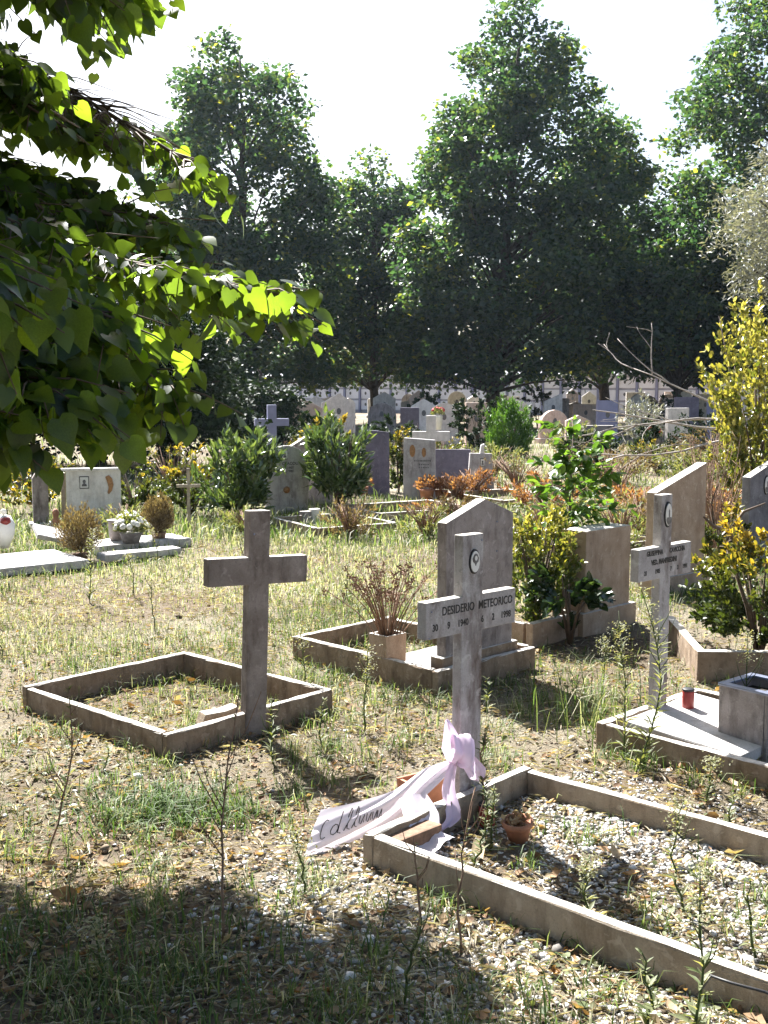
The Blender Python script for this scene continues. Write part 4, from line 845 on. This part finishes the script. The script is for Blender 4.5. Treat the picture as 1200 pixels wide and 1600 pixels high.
for c, rr, h, n, mt, lab in (((-2.9, 15.2, 0), .6, .8, 1500, 'yellowtop', 'yellow green bush behind the flowering shrubs on the left'), ((1.9, 12.6, 0), .45, .35, 900, 'weed', 'pale weeds in the grass behind the gabled headstone'), ((.9, 12.9, 0), .4, .3, 700, 'brownbush', 'dry weeds right of the low kerbs'), ((2.7, 11.4, 0), .55, .5, 1100, 'brownbush', 'dry scrub behind the sapling'), ((4.1, 13.6, 0), .7, .8, 1600, 'weed', 'grey green scrub below the tall golden shrub'), ((2.0, 14.0, 0), .5, .45, 1000, 'redleaf', 'reddish dry scrub in front of the conifer'), ((-1.0, 16.6, 0), .5, .9, 1300, 'yellowtop', 'yellow flowering bush between oleanders and slate headstone'), ((1.0, 20.5, 0), .5, .7, 1000, 'yellowtop', 'yellow leaved bush behind the pale stone cross'), ((4.9, 20.0, 0), .6, .6, 1100, 'yellowtop', 'yellow green bush before the blue grey box stone')):
    shrub('scrub_bush', lab, c, rr, h, n, .07, .35, LANCE, M[mt], 0, stems=24, woody='drystem', cat='bush', hollow=.15, rndf=(toponly if mt == 'yellowtop' else None))
for i, (x, y, rr, h, lab) in enumerate(((-.35, 11.6, .35, .42, 'leafy weed patch in front of the second oleander'), (-2.75, 11.9, .35, .35, 'weed patch before the white marble headstone'), (.45, 11.6, .4, .45, 'tall seeding weeds behind the dead bouquet'), (1.5, 10.4, .35, .5, 'tall dry weeds behind the low tan box headstone'), (2.25, 10.6, .4, .55, 'seeding weeds behind the slanting tan headstone'), (-1.5, 11.9, .3, .3, 'low weeds in front of the first oleander'), (2.0, 16.8, .6, .6, 'tall weeds right of the small cross topped headstone'), (3.3, 15.6, .7, .6, 'mixed tall weeds under the pale fallen branch'))):
    shrub('weed_patch', lab, (x, y, 0), rr, h, 700, .06, .2, LANCE, M['weed' if i % 3 else 'brownbush'], 0, stems=26, woody='drystem', cat='weeds', hollow=.15, per=14, up=1.2, zc=.4)
def bare_bush(label, loc, n, h, spread, mat='drystem', rr=.006):
    r = thing('bare_bush', label, 'bush', loc); b = MB()
    for i in range(n):
        a = R.uniform(0, 6.28); s_ = R.uniform(.1, 1) * spread; hh = h * R.uniform(.6, 1.1); x, y = math.cos(a) * s_, math.sin(a) * s_
        p = [np.array((x * .2, y * .2, 0)), np.array((x * .55, y * .55, hh * .5)) + R.normal(0, .03, 3), np.array((x, y, hh))]
        b.tube([tuple(q) for q in p], [rr, rr * .7, rr * .3], 5)
        for k in range(3):
            q = p[1] + (p[2] - p[1]) * R.random(); e = q + np.array([R.normal(0, .1), R.normal(0, .1), R.uniform(.05, .22)]) * h; b.tube([tuple(q), tuple(e)], [rr * .45, rr * .2], 4)
    b.build('stems', M[mat], r, True)
bare_bush('bare brown upright stems between the two slanting headstones', (2.95, 10.1, 0), 26, 1.05, .38)
bare_bush('leafless dry stems behind the tall slanting tan headstone', (3.35, 11.7, 0), 24, .9, .5)
r = thing('dead_branch', 'dark crooked dead branch leaning against the slanting tan headstone', 'branch', (2.62, 8.6, 0)); b = MB(); b.tube([(.28, .2, 0), (.22, .12, .28), (.05, .0, .46), (-.10, -.12, .52), (-.2, -.18, .60)], [.022, .02, .018, .014, .006], 7); b.tube([(.05, 0, .46), (.16, 0, .62), (.34, .05, .68)], [.014, .012, .006], 6); b.tube([(-.10, -.12, .52), (-.12, -.1, .70), (-.06, -.1, .9)], [.008, .006, .002], 5); b.tube([(.1, .04, .40), (-.05, -.1, .36), (.3, -.1, .35)], [.008, .007, .004], 5); b.build('branch_body', M['twig'], r, True)
def fallen_branch():
    r = thing('fallen_branch', 'pale leafless fallen branch reaching out from beside the tall golden shrub', 'branch', (4.6, 14.0, 0))
    b = MB()
    def grow(p, d, L, rr, lev):
        pts = [p]; q = p.copy(); n = 6
        for i in range(n):
            d = unit(d + R.normal(0, .13, 3) * np.array([1, 1, .7])); q = q + d * L / n; pts.append(q.copy())
            if lev < 3 and i > 0 and R.random() < .45:
                e = unit(d + R.normal(0, .5, 3) * np.array([1, 1, .6])); grow(q.copy(), e, L * R.uniform(.35, .6), rr * .55, lev + 1)
        b.tube([tuple(x) for x in pts], list(np.linspace(rr, rr * .35, len(pts))), 5)
    for d, L, z in (((-1, -.1, .04), 1.7, 1.15), ((-1, .1, -.02), 1.9, 1.05), ((-1, -.3, -.22), 1.9, 1.0), ((-.9, .2, .16), 1.5, 1.2)): grow(np.array([0, 0, z]), np.array(d, float), L * 1.1, .018, 1)
    b.tube([(.5, .2, 0), (.3, .1, .5), (0, 0, 1.1)], [.06, .045, .03], 7)
    b.build('branch_body', M['deadwood'], r, True)
fallen_branch()

# ------------------------------------------------------------------ far cemetery
def far_stone(kind, x, y, w, h, mat, rz, label, group=None):
    r = thing('headstone' if kind != 'cross' else 'grave_cross', label, 'headstone' if kind != 'cross' else 'cross', (x, y, 0), rz, group)
    if kind == 'arch': pts = [(-w / 2, -.05), (w / 2, -.05)] + [(w / 2 * math.cos(a), h - w / 2 + w / 2 * math.sin(a)) for a in np.linspace(0, math.pi, 11)]
    elif kind == 'gable': pts = [(-w / 2, -.05), (w / 2, -.05), (w / 2, h * .82), (0, h), (-w / 2, h * .82)]
    elif kind == 'cross': pts = cross_poly(w * .26, w, h, h * .6, h * .74)
    elif kind == 'slant': pts = [(-w / 2, -.05), (w / 2, -.05), (w / 2, h), (-w / 2, h * .8)]
    else: pts = [(-w / 2, -.05), (w / 2, -.05), (w / 2, h), (-w / 2, h)]
    MB().prism(pts, -.06, .06, .008).build('stone', M[mat], r)
    if kind != 'cross':
        MB().box((0, 0, .05), (w + .14, .24, .16), bev=.01).build('plinth', M[mat], r)
        MB().prism(ellipse(12, .06, .085, 0, h * .66), -.07, -.058).build('portrait', M['photo'], r)
    return r
LABF = 'small pale headstone in the far rows below the trees'
random.seed(5)
named = [('rect', 6.15, 31.0, .60, 1.15, 'bluegrey', 'tall blue grey box stone in front of the right tree trunk'), ('gable', 5.0, 29.0, .66, .80, 'farpink', 'orange beige gabled stone left of the blue grey box stone'), ('arch', 3.9, 33.0, .8, 1.15, 'far', 'broad round topped white stone near the bright conifer'),
         ('cross', -2.45, 24.5, .75, 1.15, 'bluegrey', 'blue grey cross among the far stones on the left'), ('gable', -1.95, 27.0, .95, 1.25, 'farpink', 'beige gabled stone above the first oleander'), ('gable', -1.2, 29.5, .9, 1.35, 'far', 'white gabled stone above the second oleander'),
         ('rect', .55, 24.0, .4, 1.1, 'slate', 'narrow dark stone behind the pale stone cross'), ('arch', 1.6, 30.0, .75, 1.1, 'far', 'round topped white stone behind the pale stone cross'), ('rect', 2.25, 27.5, .55, 1.15, 'farpink', 'beige stone just left of the dark topiary'),
         ('slant', 5.4, 36.0, .6, 1.3, 'far', 'white stone with slanting top before the niche wall'), ('rect', 8.2, 30.5, .7, 1.25, 'slate', 'dark blue stone right of the pale shrub'), ('rect', 9.4, 31.5, .7, 1.15, 'bluegrey', 'grey blue stone below the fallen branch'), ('gable', 8.8, 26.5, .7, 1.0, 'dark', 'dark gabled stone beside the red flowers'), ('rect', 4.7, 24.6, .65, .7, 'dark', 'dark low stone in front of the orange beige stone')]
for k, x, y, w, h, m_, lab in named: far_stone(k, x, y, w, h, m_, rad(random.uniform(-6, 18)), lab)
spots = []
for y in (27, 31, 35, 39.5, 44, 48.5, 53):
    for x in np.arange(-8, 16, 1.55):
        px = x / y * 1750 + 600
        if 395 < px < 1190: spots.append((x + random.uniform(-.3, .3), y + random.uniform(-.8, .8)))
for x, y in spots:
    if random.random() < .68 and all(math.hypot(x - n[1], y - n[2]) > 1.0 for n in named):
        kd = random.choice(['arch', 'gable', 'rect', 'gable', 'rect', 'slant']); mt = random.choice(['far', 'far', 'far', 'farpink', 'marble', 'mauve']); px = 600 + 1750 * x / y
        lab = '%s %s %s, %s' % (dict(far='pale grey', farpink='pinkish beige', marble='white', mauve='dull mauve')[mt], dict(arch='round topped headstone', gable='gabled headstone', rect='square topped headstone', slant='slant topped headstone', cross='stone cross')[kd],
              'behind the oleanders' if px < 570 else 'behind the two oval headstone' if px < 720 else 'near the bright conifer' if px < 860 else 'near the blue grey box stone' if px < 1000 else 'behind the fallen branch', 'close to the niche wall' if y > 42 else 'midway back' if y > 33 else 'in a nearer row')
        far_stone(kd, x, y, random.uniform(.55, .95), random.uniform(.8, 1.4), mt, rad(random.uniform(-10, 30)), lab, 'far rows of headstones')
def topiary(label, loc, rr, h, n=2600): shrub('topiary', label, loc, rr, h, n, .09, .6, DIAMOND, M['evergreen'], 0, hollow=.75, zc=.52, up=.2, cat='bush', stems=4)
topiary('dark clipped round bush in front of the niche wall on the left', (-3.5, 33, 0), .62, 1.3)
topiary('dark clipped bush left of the bright conifer', (2.2, 26.2, 0), .62, 1.35, 3600)
topiary('dark round bush with white stone below, right of the bright conifer', (5.6, 41, 0), .68, 1.5)
topiary('dark bush behind the grey blue stone on the right', (8.9, 34, 0), .8, 1.25)
topiary('dark bush under the middle tree', (1.3, 35, 0), .6, 1.3)
shrub('pale_shrub', 'pale grey green shrub beside the blue grey box stone', (6.6, 28.5, 0), .62, 1.35, 2600, .09, .3, LANCE, M['olive'], 0, hollow=.3, up=.6)
shrub('pale_shrub', 'pale weedy shrub right of the bright conifer', (3.9, 23.5, 0), .6, .8, 1800, .08, .3, LANCE, M['weed'], 0, hollow=.2, up=.6)
flower_pot('red_flower_pot', 'bunch of red flowers standing before the far stones on the right', (5.9, 24.5, .12), .17, 'redflower', 26, 'dark', .5)
flower_pot('red_flower_pot', 'red flowers on top of the pale stone cross grave', (1.25, 26.0, .55), .15, 'redflower', 20, 'white', .5)

def columbarium():
    p0 = np.array((-9.2, 68.0)); p1 = np.array((20.5, 52.0)); L = np.linalg.norm(p1 - p0); a = math.atan2(p1[1] - p0[1], p1[0] - p0[0]); n = 34; w = L / n
    r = thing('niche_wall', 'long pale wall of burial niches with small gabled roofs behind the far stones', 'niche wall', (*p0, 0), a)
    pan = MB().box((0, 0, 0), (w - .16, .06, .52), bev=.015).mesh('niche_panel'); orn = MB().prism(ellipse(10, .06, .09, -.12, .04), -.05, -.028).mesh('niche_ornament')
    gab = MB().prism([(-w / 2 - .02, 2.02), (w / 2 + .02, 2.02), (0, 2.32)], -.35, .9, .01).mesh('roof_gable'); pil = MB().box((0, -.06, 1.0), (.12, .14, 2.03), bev=.01).mesh('pillar')
    MB().box((L / 2, .35, 1.0), (L, .70, 2.03)).build('back_wall', M['nichewall'], r)
    for i in range(n):
        o = mesh_obj('roof_gable', gab, M['roof'], r); o.location = ((i + .5) * w, 0, 0); o = mesh_obj('pillar', pil, M['bluegrey'], r); o.location = (i * w, 0, 0)
        for k in range(3):
            o = mesh_obj('niche_panel', pan, M['niche'], r); o.location = ((i + .5) * w, -.03, .42 + k * .62); q = mesh_obj('niche_ornament', orn, M['photo'], o)
columbarium()
def far_bank():
    n = 9000; x = R.uniform(-90, 110, n); y = R.uniform(95, 125, n); top = 5.2 + 1.6 * np.sin(x * .21) + 1.1 * np.sin(x * .53 + 1); z = top * R.random(n) ** .6
    P = np.stack([x, y, z], 1); o = leaves(None, P, rand_dirs(n), rand_dirs(n), 1.5, 1.1, DIAMOND, M['evergreen'], name='far_woods'); tag(o, 'dark band of far woods behind the niche wall')
    b = MB(); xs = np.linspace(-160, 190, 60); b.prism([(-160, -1)] + [(190, -1)] + [(x, 3.6 + 1.2 * math.sin(x * .21) + .8 * math.sin(x * .53 + 1)) for x in xs[::-1]], 118, 150); o = b.build('hills', M['evergreen']); tag(o, 'low dark wooded rise on the horizon', kind='structure')
far_bank()

# ------------------------------------------------------------------ trees
def crown_tree(name, label, base, top, zb, rr, nclump, nleaf, mat, trunk_r, leaf=.13, lw=.7, crown_off=(0, 0), prof=None, csize=(.5, 1.0), group=None, shape=DIAMOND, droop=.0, tb=0):
    r = thing(name, label, 'tree', (base[0], base[1], 0), group=group)
    prof = prof or (lambda t: (np.minimum(1, .70 + t * 1.2)) * np.maximum(0, 1 - t ** 2.3) ** .8 + .03)
    t = R.random(nclump * 8); t = t[R.random(len(t)) < (prof(t) / 1.05) ** 1.5][:nclump]; nclump = len(t); a = R.uniform(0, 6.28, nclump); q = .30 + .70 * R.random(nclump) ** .55
    rad_ = rr * prof(t) * q; H = top - zb
    C = np.stack([crown_off[0] * np.minimum(1, t * 2 + .3) + np.cos(a) * rad_, crown_off[1] + np.sin(a) * rad_, zb + t * (H - .3)], 1)
    b = MB(); ax = lambda z: np.array([crown_off[0] * min(1, max(0, z / H)), crown_off[1] * min(1, max(0, z / H)), z])
    zs = np.linspace(-.2, top * .93, 12); b.tube([tuple(ax(z) + (R.normal(0, .05, 3) if 0 < i < 11 else 0)) for i, z in enumerate(zs)], list(np.linspace(trunk_r, .03, 12)), 9)
    trunk = b.build('trunk', M['bark'], r, True); b = MB()
    for i in R.choice(nclump, min(nclump, 70), False):
        e = C[i]; z0 = max(1.3, e[2] - np.hypot(*(e[:2] - np.array(crown_off))) * .75); s_ = ax(min(z0, top * .85)); m = (s_ + e) / 2 + np.array([0, 0, .12])
        b.tube([tuple(s_), tuple(m), tuple(e)], [trunk_r * .28, trunk_r * .16, .012], 5)
    b.build('limbs', M['bark'], r, True)
    cs = R.uniform(*csize, nclump); m = nleaf; k = R.choice(nclump, m, p=cs ** 2 / (cs ** 2).sum())
    d = rand_dirs(m); qq = R.random(m) ** .45; P = C[k] + d * (qq * cs[k])[:, None] * np.array([1, 1, .62]) - np.array([0, 0, droop]) * (qq ** 2)[:, None] * R.random((m, 1))
    P = P[P[:, 2] > 1.0 + tb]; n = len(P); N = unit(R.normal(0, .75, (n, 3)) + np.array([0, 0, .8])); D = unit(R.normal(0, 1, (n, 3)) * np.array([1, 1, .5]) - np.array([0, 0, .25])); l = leaf * R.uniform(.65, 1.3, n)
    leaves(r, P, D, N, l, l * lw, shape, mat, name='crown', rnd=np.clip(R.beta(1.4, 1.8, n) * .8 + .25 * (R.random(nclump)[np.minimum(k[:n], nclump - 1)] - .3), 0, 1)); return r
GT = 'lime trees behind the far graves'
crown_tree('lime_tree', 'tall dark tree with pointed crown at the left, half behind near leaves', (-4.95, 40), 13.7, 1.5, 3.6, 360, 43000, M['tree'], .24, prof=lambda t: np.minimum(1, .75 + t * .8) * np.maximum(0, 1 - t ** 4.5) ** .75 + .03, leaf=.205, group=GT)
crown_tree('lime_tree', 'lower tree between the two tall ones, left of the biggest crown', (-.4, 45), 10.6, 1.7, 3.3, 280, 32000, M['tree'], .20, leaf=.205, group=GT)
crown_tree('lime_tree', 'biggest tree with broad pointed crown in the centre right', (3.75, 40), 15.0, 1.75, 4.3, 460, 60000, M['tree'], .27, crown_off=(1.0, 0), leaf=.205, group=GT)
crown_tree('lime_tree', 'slimmer tree behind the right shoulder of the biggest crown', (9.0, 46), 13.2, 2.2, 3.0, 230, 31000, M['tree'], .24, leaf=.205, group=GT)
crown_tree('lime_tree', 'tall tree cut by the right edge of the view', (14.4, 41), 17.0, 1.8, 5.4, 460, 54000, M['tree'], .28, leaf=.205, group=GT)
crown_tree('lime_tree', 'bushy tree filling the gap left of the pointed dark tree', (-11.5, 43), 9.5, 1.6, 4.2, 260, 34000, M['tree'], .22, leaf=.205, group=GT)
crown_tree('lime_tree', 'low broad tree between the biggest tree and the right edge tree', (10.2, 39), 7.5, 1.9, 2.7, 150, 20000, M['tree'], .16, leaf=.205, group=GT)
crown_tree('evergreen_tree', 'dark evergreen bush tree behind the white marble headstone', (-5.6, 22), 4.2, .9, 1.9, 90, 17000, M['evergreen'], .22, leaf=.12, tb=-1)
crown_tree('evergreen_tree', 'dark evergreen tree behind the flowering shrubs on the left', (-4.0, 20.5), 3.2, .6, 1.5, 80, 15000, M['evergreen'], .25, leaf=.11, tb=-1)
crown_tree('evergreen_tree', 'dark evergreen at the left edge behind the stone post', (-7.4, 21), 4.5, .7, 2.2, 90, 17000, M['evergreen'], .2, leaf=.12, tb=-1)
crown_tree('evergreen_tree', 'small dark evergreen between the oleander and the niche wall', (-2.9, 26), 2.1, .3, 1.0, 50, 8000, M['evergreen'], .1, leaf=.11, tb=-1, csize=(.3, .55))
crown_tree('olive_tree', 'silver leaved olive tree hanging in at the right edge', (6.7, 15.8), 6.2, 3.1, 2.1, 130, 34000, M['olive'], .16, leaf=.10, lw=.24, csize=(.3, .55), droop=.5, tb=.5)

# ------------------------------------------------------------------ the near linden
def linden():
    r = thing('linden_tree', 'near linden tree whose leafy boughs hang in from the left', 'tree', (0, 0, 0))
    b = MB(); b.tube([(-4.6, 6.3, -.2), (-4.55, 6.3, 1.2), (-4.4, 6.2, 2.8), (-4.3, 6.1, 4.6), (-4.2, 6.0, 7.0)], [.24, .21, .18, .14, .05], 12); b.build('trunk', M['bark'], r, True)
    boughs = [  # start, middle, tip, twig reach
        [(-4.35, 6.1, 3.4), (-2.2, 4.6, 2.55), (-1.05, 3.9, 2.05), (-.33, 3.57, 1.88)],
        [(-4.35, 6.1, 3.6), (-2.4, 5.4, 3.25), (-1.42, 4.9, 2.89), (-.66, 4.4, 2.39)],
        [(-4.3, 6.1, 4.0), (-2.2, 4.5, 3.4), (-1.3, 4.0, 3.11), (-.88, 3.7, 2.85)],
        [(-4.35, 6.1, 3.2), (-2.2, 4.3, 2.25), (-1.2, 3.7, 1.85), (-.62, 3.4, 1.58)],
        [(-4.35, 6.1, 3.0), (-2.0, 3.9, 2.05), (-1.2, 3.2, 1.70), (-.86, 2.9, 1.58)],
        [(-4.3, 6.0, 3.3), (-2.2, 3.6, 2.3), (-1.1, 2.6, 1.98), (-.74, 2.15, 1.74)],
        [(-4.3, 6.1, 3.9), (-2.5, 5.4, 3.4), (-1.75, 5.2, 3.05), (-1.25, 5.0, 2.75)],
        [(-4.3, 6.1, 4.2), (-2.8, 5.8, 3.9), (-1.9, 5.6, 3.6), (-1.35, 5.45, 3.3)],
        [(-4.35, 6.2, 3.3), (-3.0, 5.6, 2.7), (-2.2, 5.2, 2.35), (-1.6, 4.9, 2.0)],
        [(-4.35, 6.1, 3.2), (-2.6, 4.8, 2.4), (-1.7, 4.3, 2.1), (-1.05, 4.0, 1.75)],
        [(-4.3, 6.1, 4.4), (-2.6, 5.0, 4.1), (-1.7, 4.4, 3.7), (-1.0, 4.0, 3.3)],
        [(-4.3, 6.1, 4.8), (-3.0, 6.2, 4.9), (-2.2, 6.3, 4.6), (-1.7, 6.3, 4.2)],
        [(-4.3, 6.1, 5.0), (-3.2, 6.6, 5.4), (-2.6, 6.8, 5.2), (-2.1, 7.0, 4.8)],
        [(-4.3, 6.1, 4.6), (-3.6, 5.0, 4.4), (-3.0, 4.2, 4.0), (-2.4, 3.6, 3.5)],
        [(-4.35, 6.1, 3.1), (-3.4, 5.0, 2.3), (-2.7, 4.4, 1.95), (-2.0, 3.9, 1.70)],
        [(-4.35, 6.1, 3.0), (-2.6, 4.6, 2.0), (-1.9, 4.1, 1.70), (-1.35, 3.8, 1.58)],
        [(-4.35, 6.1, 2.9), (-2.2, 3.7, 1.80), (-1.5, 3.1, 1.68), (-1.0, 2.75, 1.52)],
        [(-4.35, 6.1, 3.1), (-2.3, 4.1, 2.2), (-1.5, 3.5, 1.85), (-.9, 3.2, 1.62)],
        [(-4.3, 6.1, 4.3), (-2.4, 4.4, 3.5), (-1.5, 3.7, 3.0), (-.9, 3.3, 2.75)],
        [(-4.3, 6.1, 4.1), (-2.6, 4.8, 3.3), (-1.8, 4.3, 2.9), (-1.15, 3.9, 2.5)],
        [(-4.3, 6.1, 4.0), (-2.9, 5.4, 3.2), (-2.1, 5.1, 2.8), (-1.5, 4.8, 2.4)],
        [(-4.3, 6.1, 4.3), (-3.0, 5.9, 3.7), (-2.3, 5.75, 3.3), (-1.75, 5.6, 2.95)],
        [(-4.3, 6.1, 4.6), (-3.2, 5.6, 4.2), (-2.4, 5.5, 3.9), (-1.8, 5.4, 3.5)],
    ]
    boughs += [[(-4.3, 6.1, 3.8), (-2.6, 4.9, 3.0), (-1.75, 4.5, 2.55), (-1.2, 4.3, 2.2)], [(-4.3, 6.1, 3.8), (-2.9, 5.2, 2.9), (-2.1, 4.9, 2.45), (-1.5, 4.6, 2.1)], [(-4.3, 6.1, 4.2), (-2.6, 4.6, 3.4), (-1.7, 4.2, 2.95), (-1.15, 3.95, 2.62)], [(-4.3, 6.1, 3.4), (-2.3, 3.9, 2.5), (-1.5, 3.3, 2.15), (-1.0, 3.0, 1.9)]]
    boughs += [[(-4.3, 6.1, 3.8), (-2.6, 5.4, 2.9), (-1.7, 5.0, 2.55), (-.91, 4.7, 2.27)], [(-4.3, 6.1, 4.0), (-2.7, 5.5, 3.2), (-1.9, 5.1, 2.9), (-1.15, 4.8, 2.61)], [(-4.3, 6.1, 3.5), (-2.5, 5.3, 2.6), (-1.5, 4.8, 2.25), (-.72, 4.5, 2.01)], [(-4.3, 6.1, 3.3), (-2.5, 5.1, 2.3), (-1.6, 4.7, 1.98), (-.88, 4.4, 1.74)]]
    for bo in list(boughs[3:23]) + list(boughs[9:15]) + list(boughs[-4:]):
        sh = np.array([R.uniform(-.28, -.02), R.uniform(-.45, .45), R.uniform(-.10, .22)]); bo = np.array(bo); boughs.append([tuple(bo[0])] + [tuple(p + sh * f) for p, f in zip(bo[1:], (.6, 1, 1.1))])
    P = []; D = []; bb = MB()
    for bi, bo in enumerate(boughs):
        bo = np.array(bo); ts = np.linspace(0, 1, 40); C = np.stack([np.interp(ts, np.linspace(0, 1, 4), bo[:, i]) for i in range(3)], 1)
        for i in range(3):                                   # soften the polyline
            C[1:-1] = (C[:-2] + 2 * C[1:-1] + C[2:]) / 4
        bb.tube([tuple(p) for p in C[::3]] + [tuple(C[-1])], list(np.linspace(.026, .003, len(C[::3]) + 1)), 6)
        for k in range(150 if bi < 3 else 100):
            t = .30 + .70 * R.random() ** .8; p = C[int(t * 39)]; dirb = unit(C[min(39, int(t * 39) + 2)] - C[max(0, int(t * 39) - 2)])
            sd = unit(np.cross(dirb, [0, 0, 1])) * (1 if R.random() < .5 else -1); L = R.uniform(.15, .55) * (1.25 - .75 * t)
            d = unit(dirb * .75 + sd * R.uniform(.3, 1.0) + R.normal(0, .2, 3) + [0, 0, R.uniform(-.35, .25)]); e = p + d * L + np.array([0, 0, -.18 * L]); m = (p + e) / 2 + np.array([0, 0, .06 * L])
            mx = e[0] - SUND[0] / SUND[2] * e[2]; my = e[1] - SUND[1] / SUND[2] * e[2]
            if not ((my < 3.25 + .12 * math.sin(mx * 9) - .30 * max(0, mx + .5)) or (mx < -.37 * my - .25)): continue
            bb.tube([tuple(p), tuple(m), tuple(e)], [.0035, .0025, .0012], 4)
            nl = max(3, int(L / .038))
            for j in range(nl):
                s_ = (j + .6) / nl; q = p * (1 - s_) ** 2 + 2 * m * s_ * (1 - s_) + e * s_ ** 2; side = unit(np.cross(d, [0, 0, 1])) * (1 if j % 2 else -1)
                P.append(q + side * .02 + R.normal(0, .008, 3)); D.append(d * .55 + side * .55 + np.array([0, 0, -.75]) + R.normal(0, .42, 3))
    P = np.array(P); D = unit(np.array(D))
    sx = P[:, 0] - SUND[0] / SUND[2] * P[:, 2]; sy = P[:, 1] - SUND[1] / SUND[2] * P[:, 2]       # where each leaf's shadow lands
    keep = (sy < 3.25 + .12 * np.sin(sx * 9) - .30 * np.maximum(0, sx + .5)) | (sx < -.37 * sy - .25)
    px = 600 + 1750 * P[:, 0] / P[:, 1]; py = 600 - 1750 * (P[:, 2] - 1.6) / P[:, 1]
    keep &= P[:, 2] > 1.33 + .0 * px
    tips = np.zeros(len(P), bool)
    for q in ((-.34, 3.57, 1.88), (-.55, 3.67, 1.93), (-.8, 3.79, 2.0), (-.69, 4.42, 2.41), (-.9, 4.55, 2.54), (-1.15, 4.72, 2.7), (-.90, 3.7, 2.85)): tips |= np.linalg.norm(P - np.array(q), axis=1) < .24
    ti = np.where(tips & keep)[0]; sp_ = np.stack([sx, sy], 1)
    for a_ in range(0, len(P), 2000):
        d2 = ((sp_[a_:a_ + 2000, None] - sp_[None, ti]) ** 2).sum(2); above = P[a_:a_ + 2000, None, 2] > P[None, ti, 2] + .16
        keep[a_:a_ + 2000] &= ~((d2 < .055 ** 2) & above).any(1)
    keep &= ~(tips & (R.random(len(P)) < .2))
    P, D = P[keep], D[keep]; n = len(P)
    # unseen upper crown, spread overhead to shade the boughs and cut sky fill
    m = 90000; Q = np.stack([R.uniform(-7.4, 2.0, m), R.uniform(-2.0, 9.5, m), R.uniform(3.2, 8.2, m)], 1); c = np.array([-3.0, 4.2, 5.5])
    Q = Q[(((Q - c) / np.array([4.4, 5.4, 2.7])) ** 2).sum(1) < 1]; Q = Q[vnoise(Q[:, 0] + Q[:, 2], Q[:, 1] - Q[:, 2] * .7, 2.2, 77) > np.where(Q[:, 0] < -.6, .27, .4)]
    sx = Q[:, 0] - SUND[0] / SUND[2] * Q[:, 2]; sy = Q[:, 1] - SUND[1] / SUND[2] * Q[:, 2]; px = 600 + 1750 * Q[:, 0] / np.maximum(Q[:, 1], .1); py = 600 - 1750 * (Q[:, 2] - 1.6) / np.maximum(Q[:, 1], .1)
    Q = Q[((sx < .2) & ((sx < -.2) | (sy > 2.35)) & (sy < 3.2 + .15 * np.sin(sx * 7) - .25 * np.maximum(0, sx + .3)) | (sx < -.37 * sy - .25) | (sy < 1.0)) & ((py < -60) | (px < -60) | (Q[:, 1] < .3))][:26000]; k = len(Q)
    bb2 = MB()
    for i in R.choice(k, 60, False): e = Q[i]; s_ = np.array([-4.3, 6.1, min(6.5, max(2.6, e[2] - 1.0))]); bb2.tube([tuple(s_), tuple((s_ + e) / 2 + [0, 0, .2]), tuple(e)], [.04, .025, .006], 5)
    bb2.build('limbs', M['bark'], r, True)
    leaves(r, Q, unit(R.normal(0, .6, (k, 3)) + [0, 0, -.6]), unit(R.normal(0, .6, (k, 3)) + [0, 0, .8]), .18, .17, DIAMOND, M['linden'], name='unseen_crown')
    bb.build('boughs', M['twig'], r, True)
    N = unit(np.cross(np.cross(D, R.normal(0, 1, (n, 3)) * .5 + np.array([0, -.3, 1.0])), D)); l = R.uniform(.042, .088, n)
    print('linden leaves', n)
    leaves(r, P, D, N, l, l * R.uniform(.85, 1.0, n), HEART, M['linden'], 300)
linden()
# ------------------------------------------------------------------ air
def haze():
    m, nt, b, out = newmat('haze_air'); nt.nodes.remove(b)
    v = nt.nodes.new('ShaderNodeVolumePrincipled'); v.inputs['Color'].default_value = (.70, .84, 1.0, 1); v.inputs['Density'].default_value = .00022; v.inputs['Anisotropy'].default_value = .55
    nt.links.new(v.outputs[0], out.inputs['Volume'])
    o = MB().box((20, 420, 8.5), (2600, 1000, 20)).build('haze', m); tag(o, 'thin bluish haze in the backlit air', kind='stuff')
HAZE = True
if HAZE: haze()
print('objects', len(bpy.data.objects), 'tris', sum(len(m.polygons) for m in bpy.data.meshes))
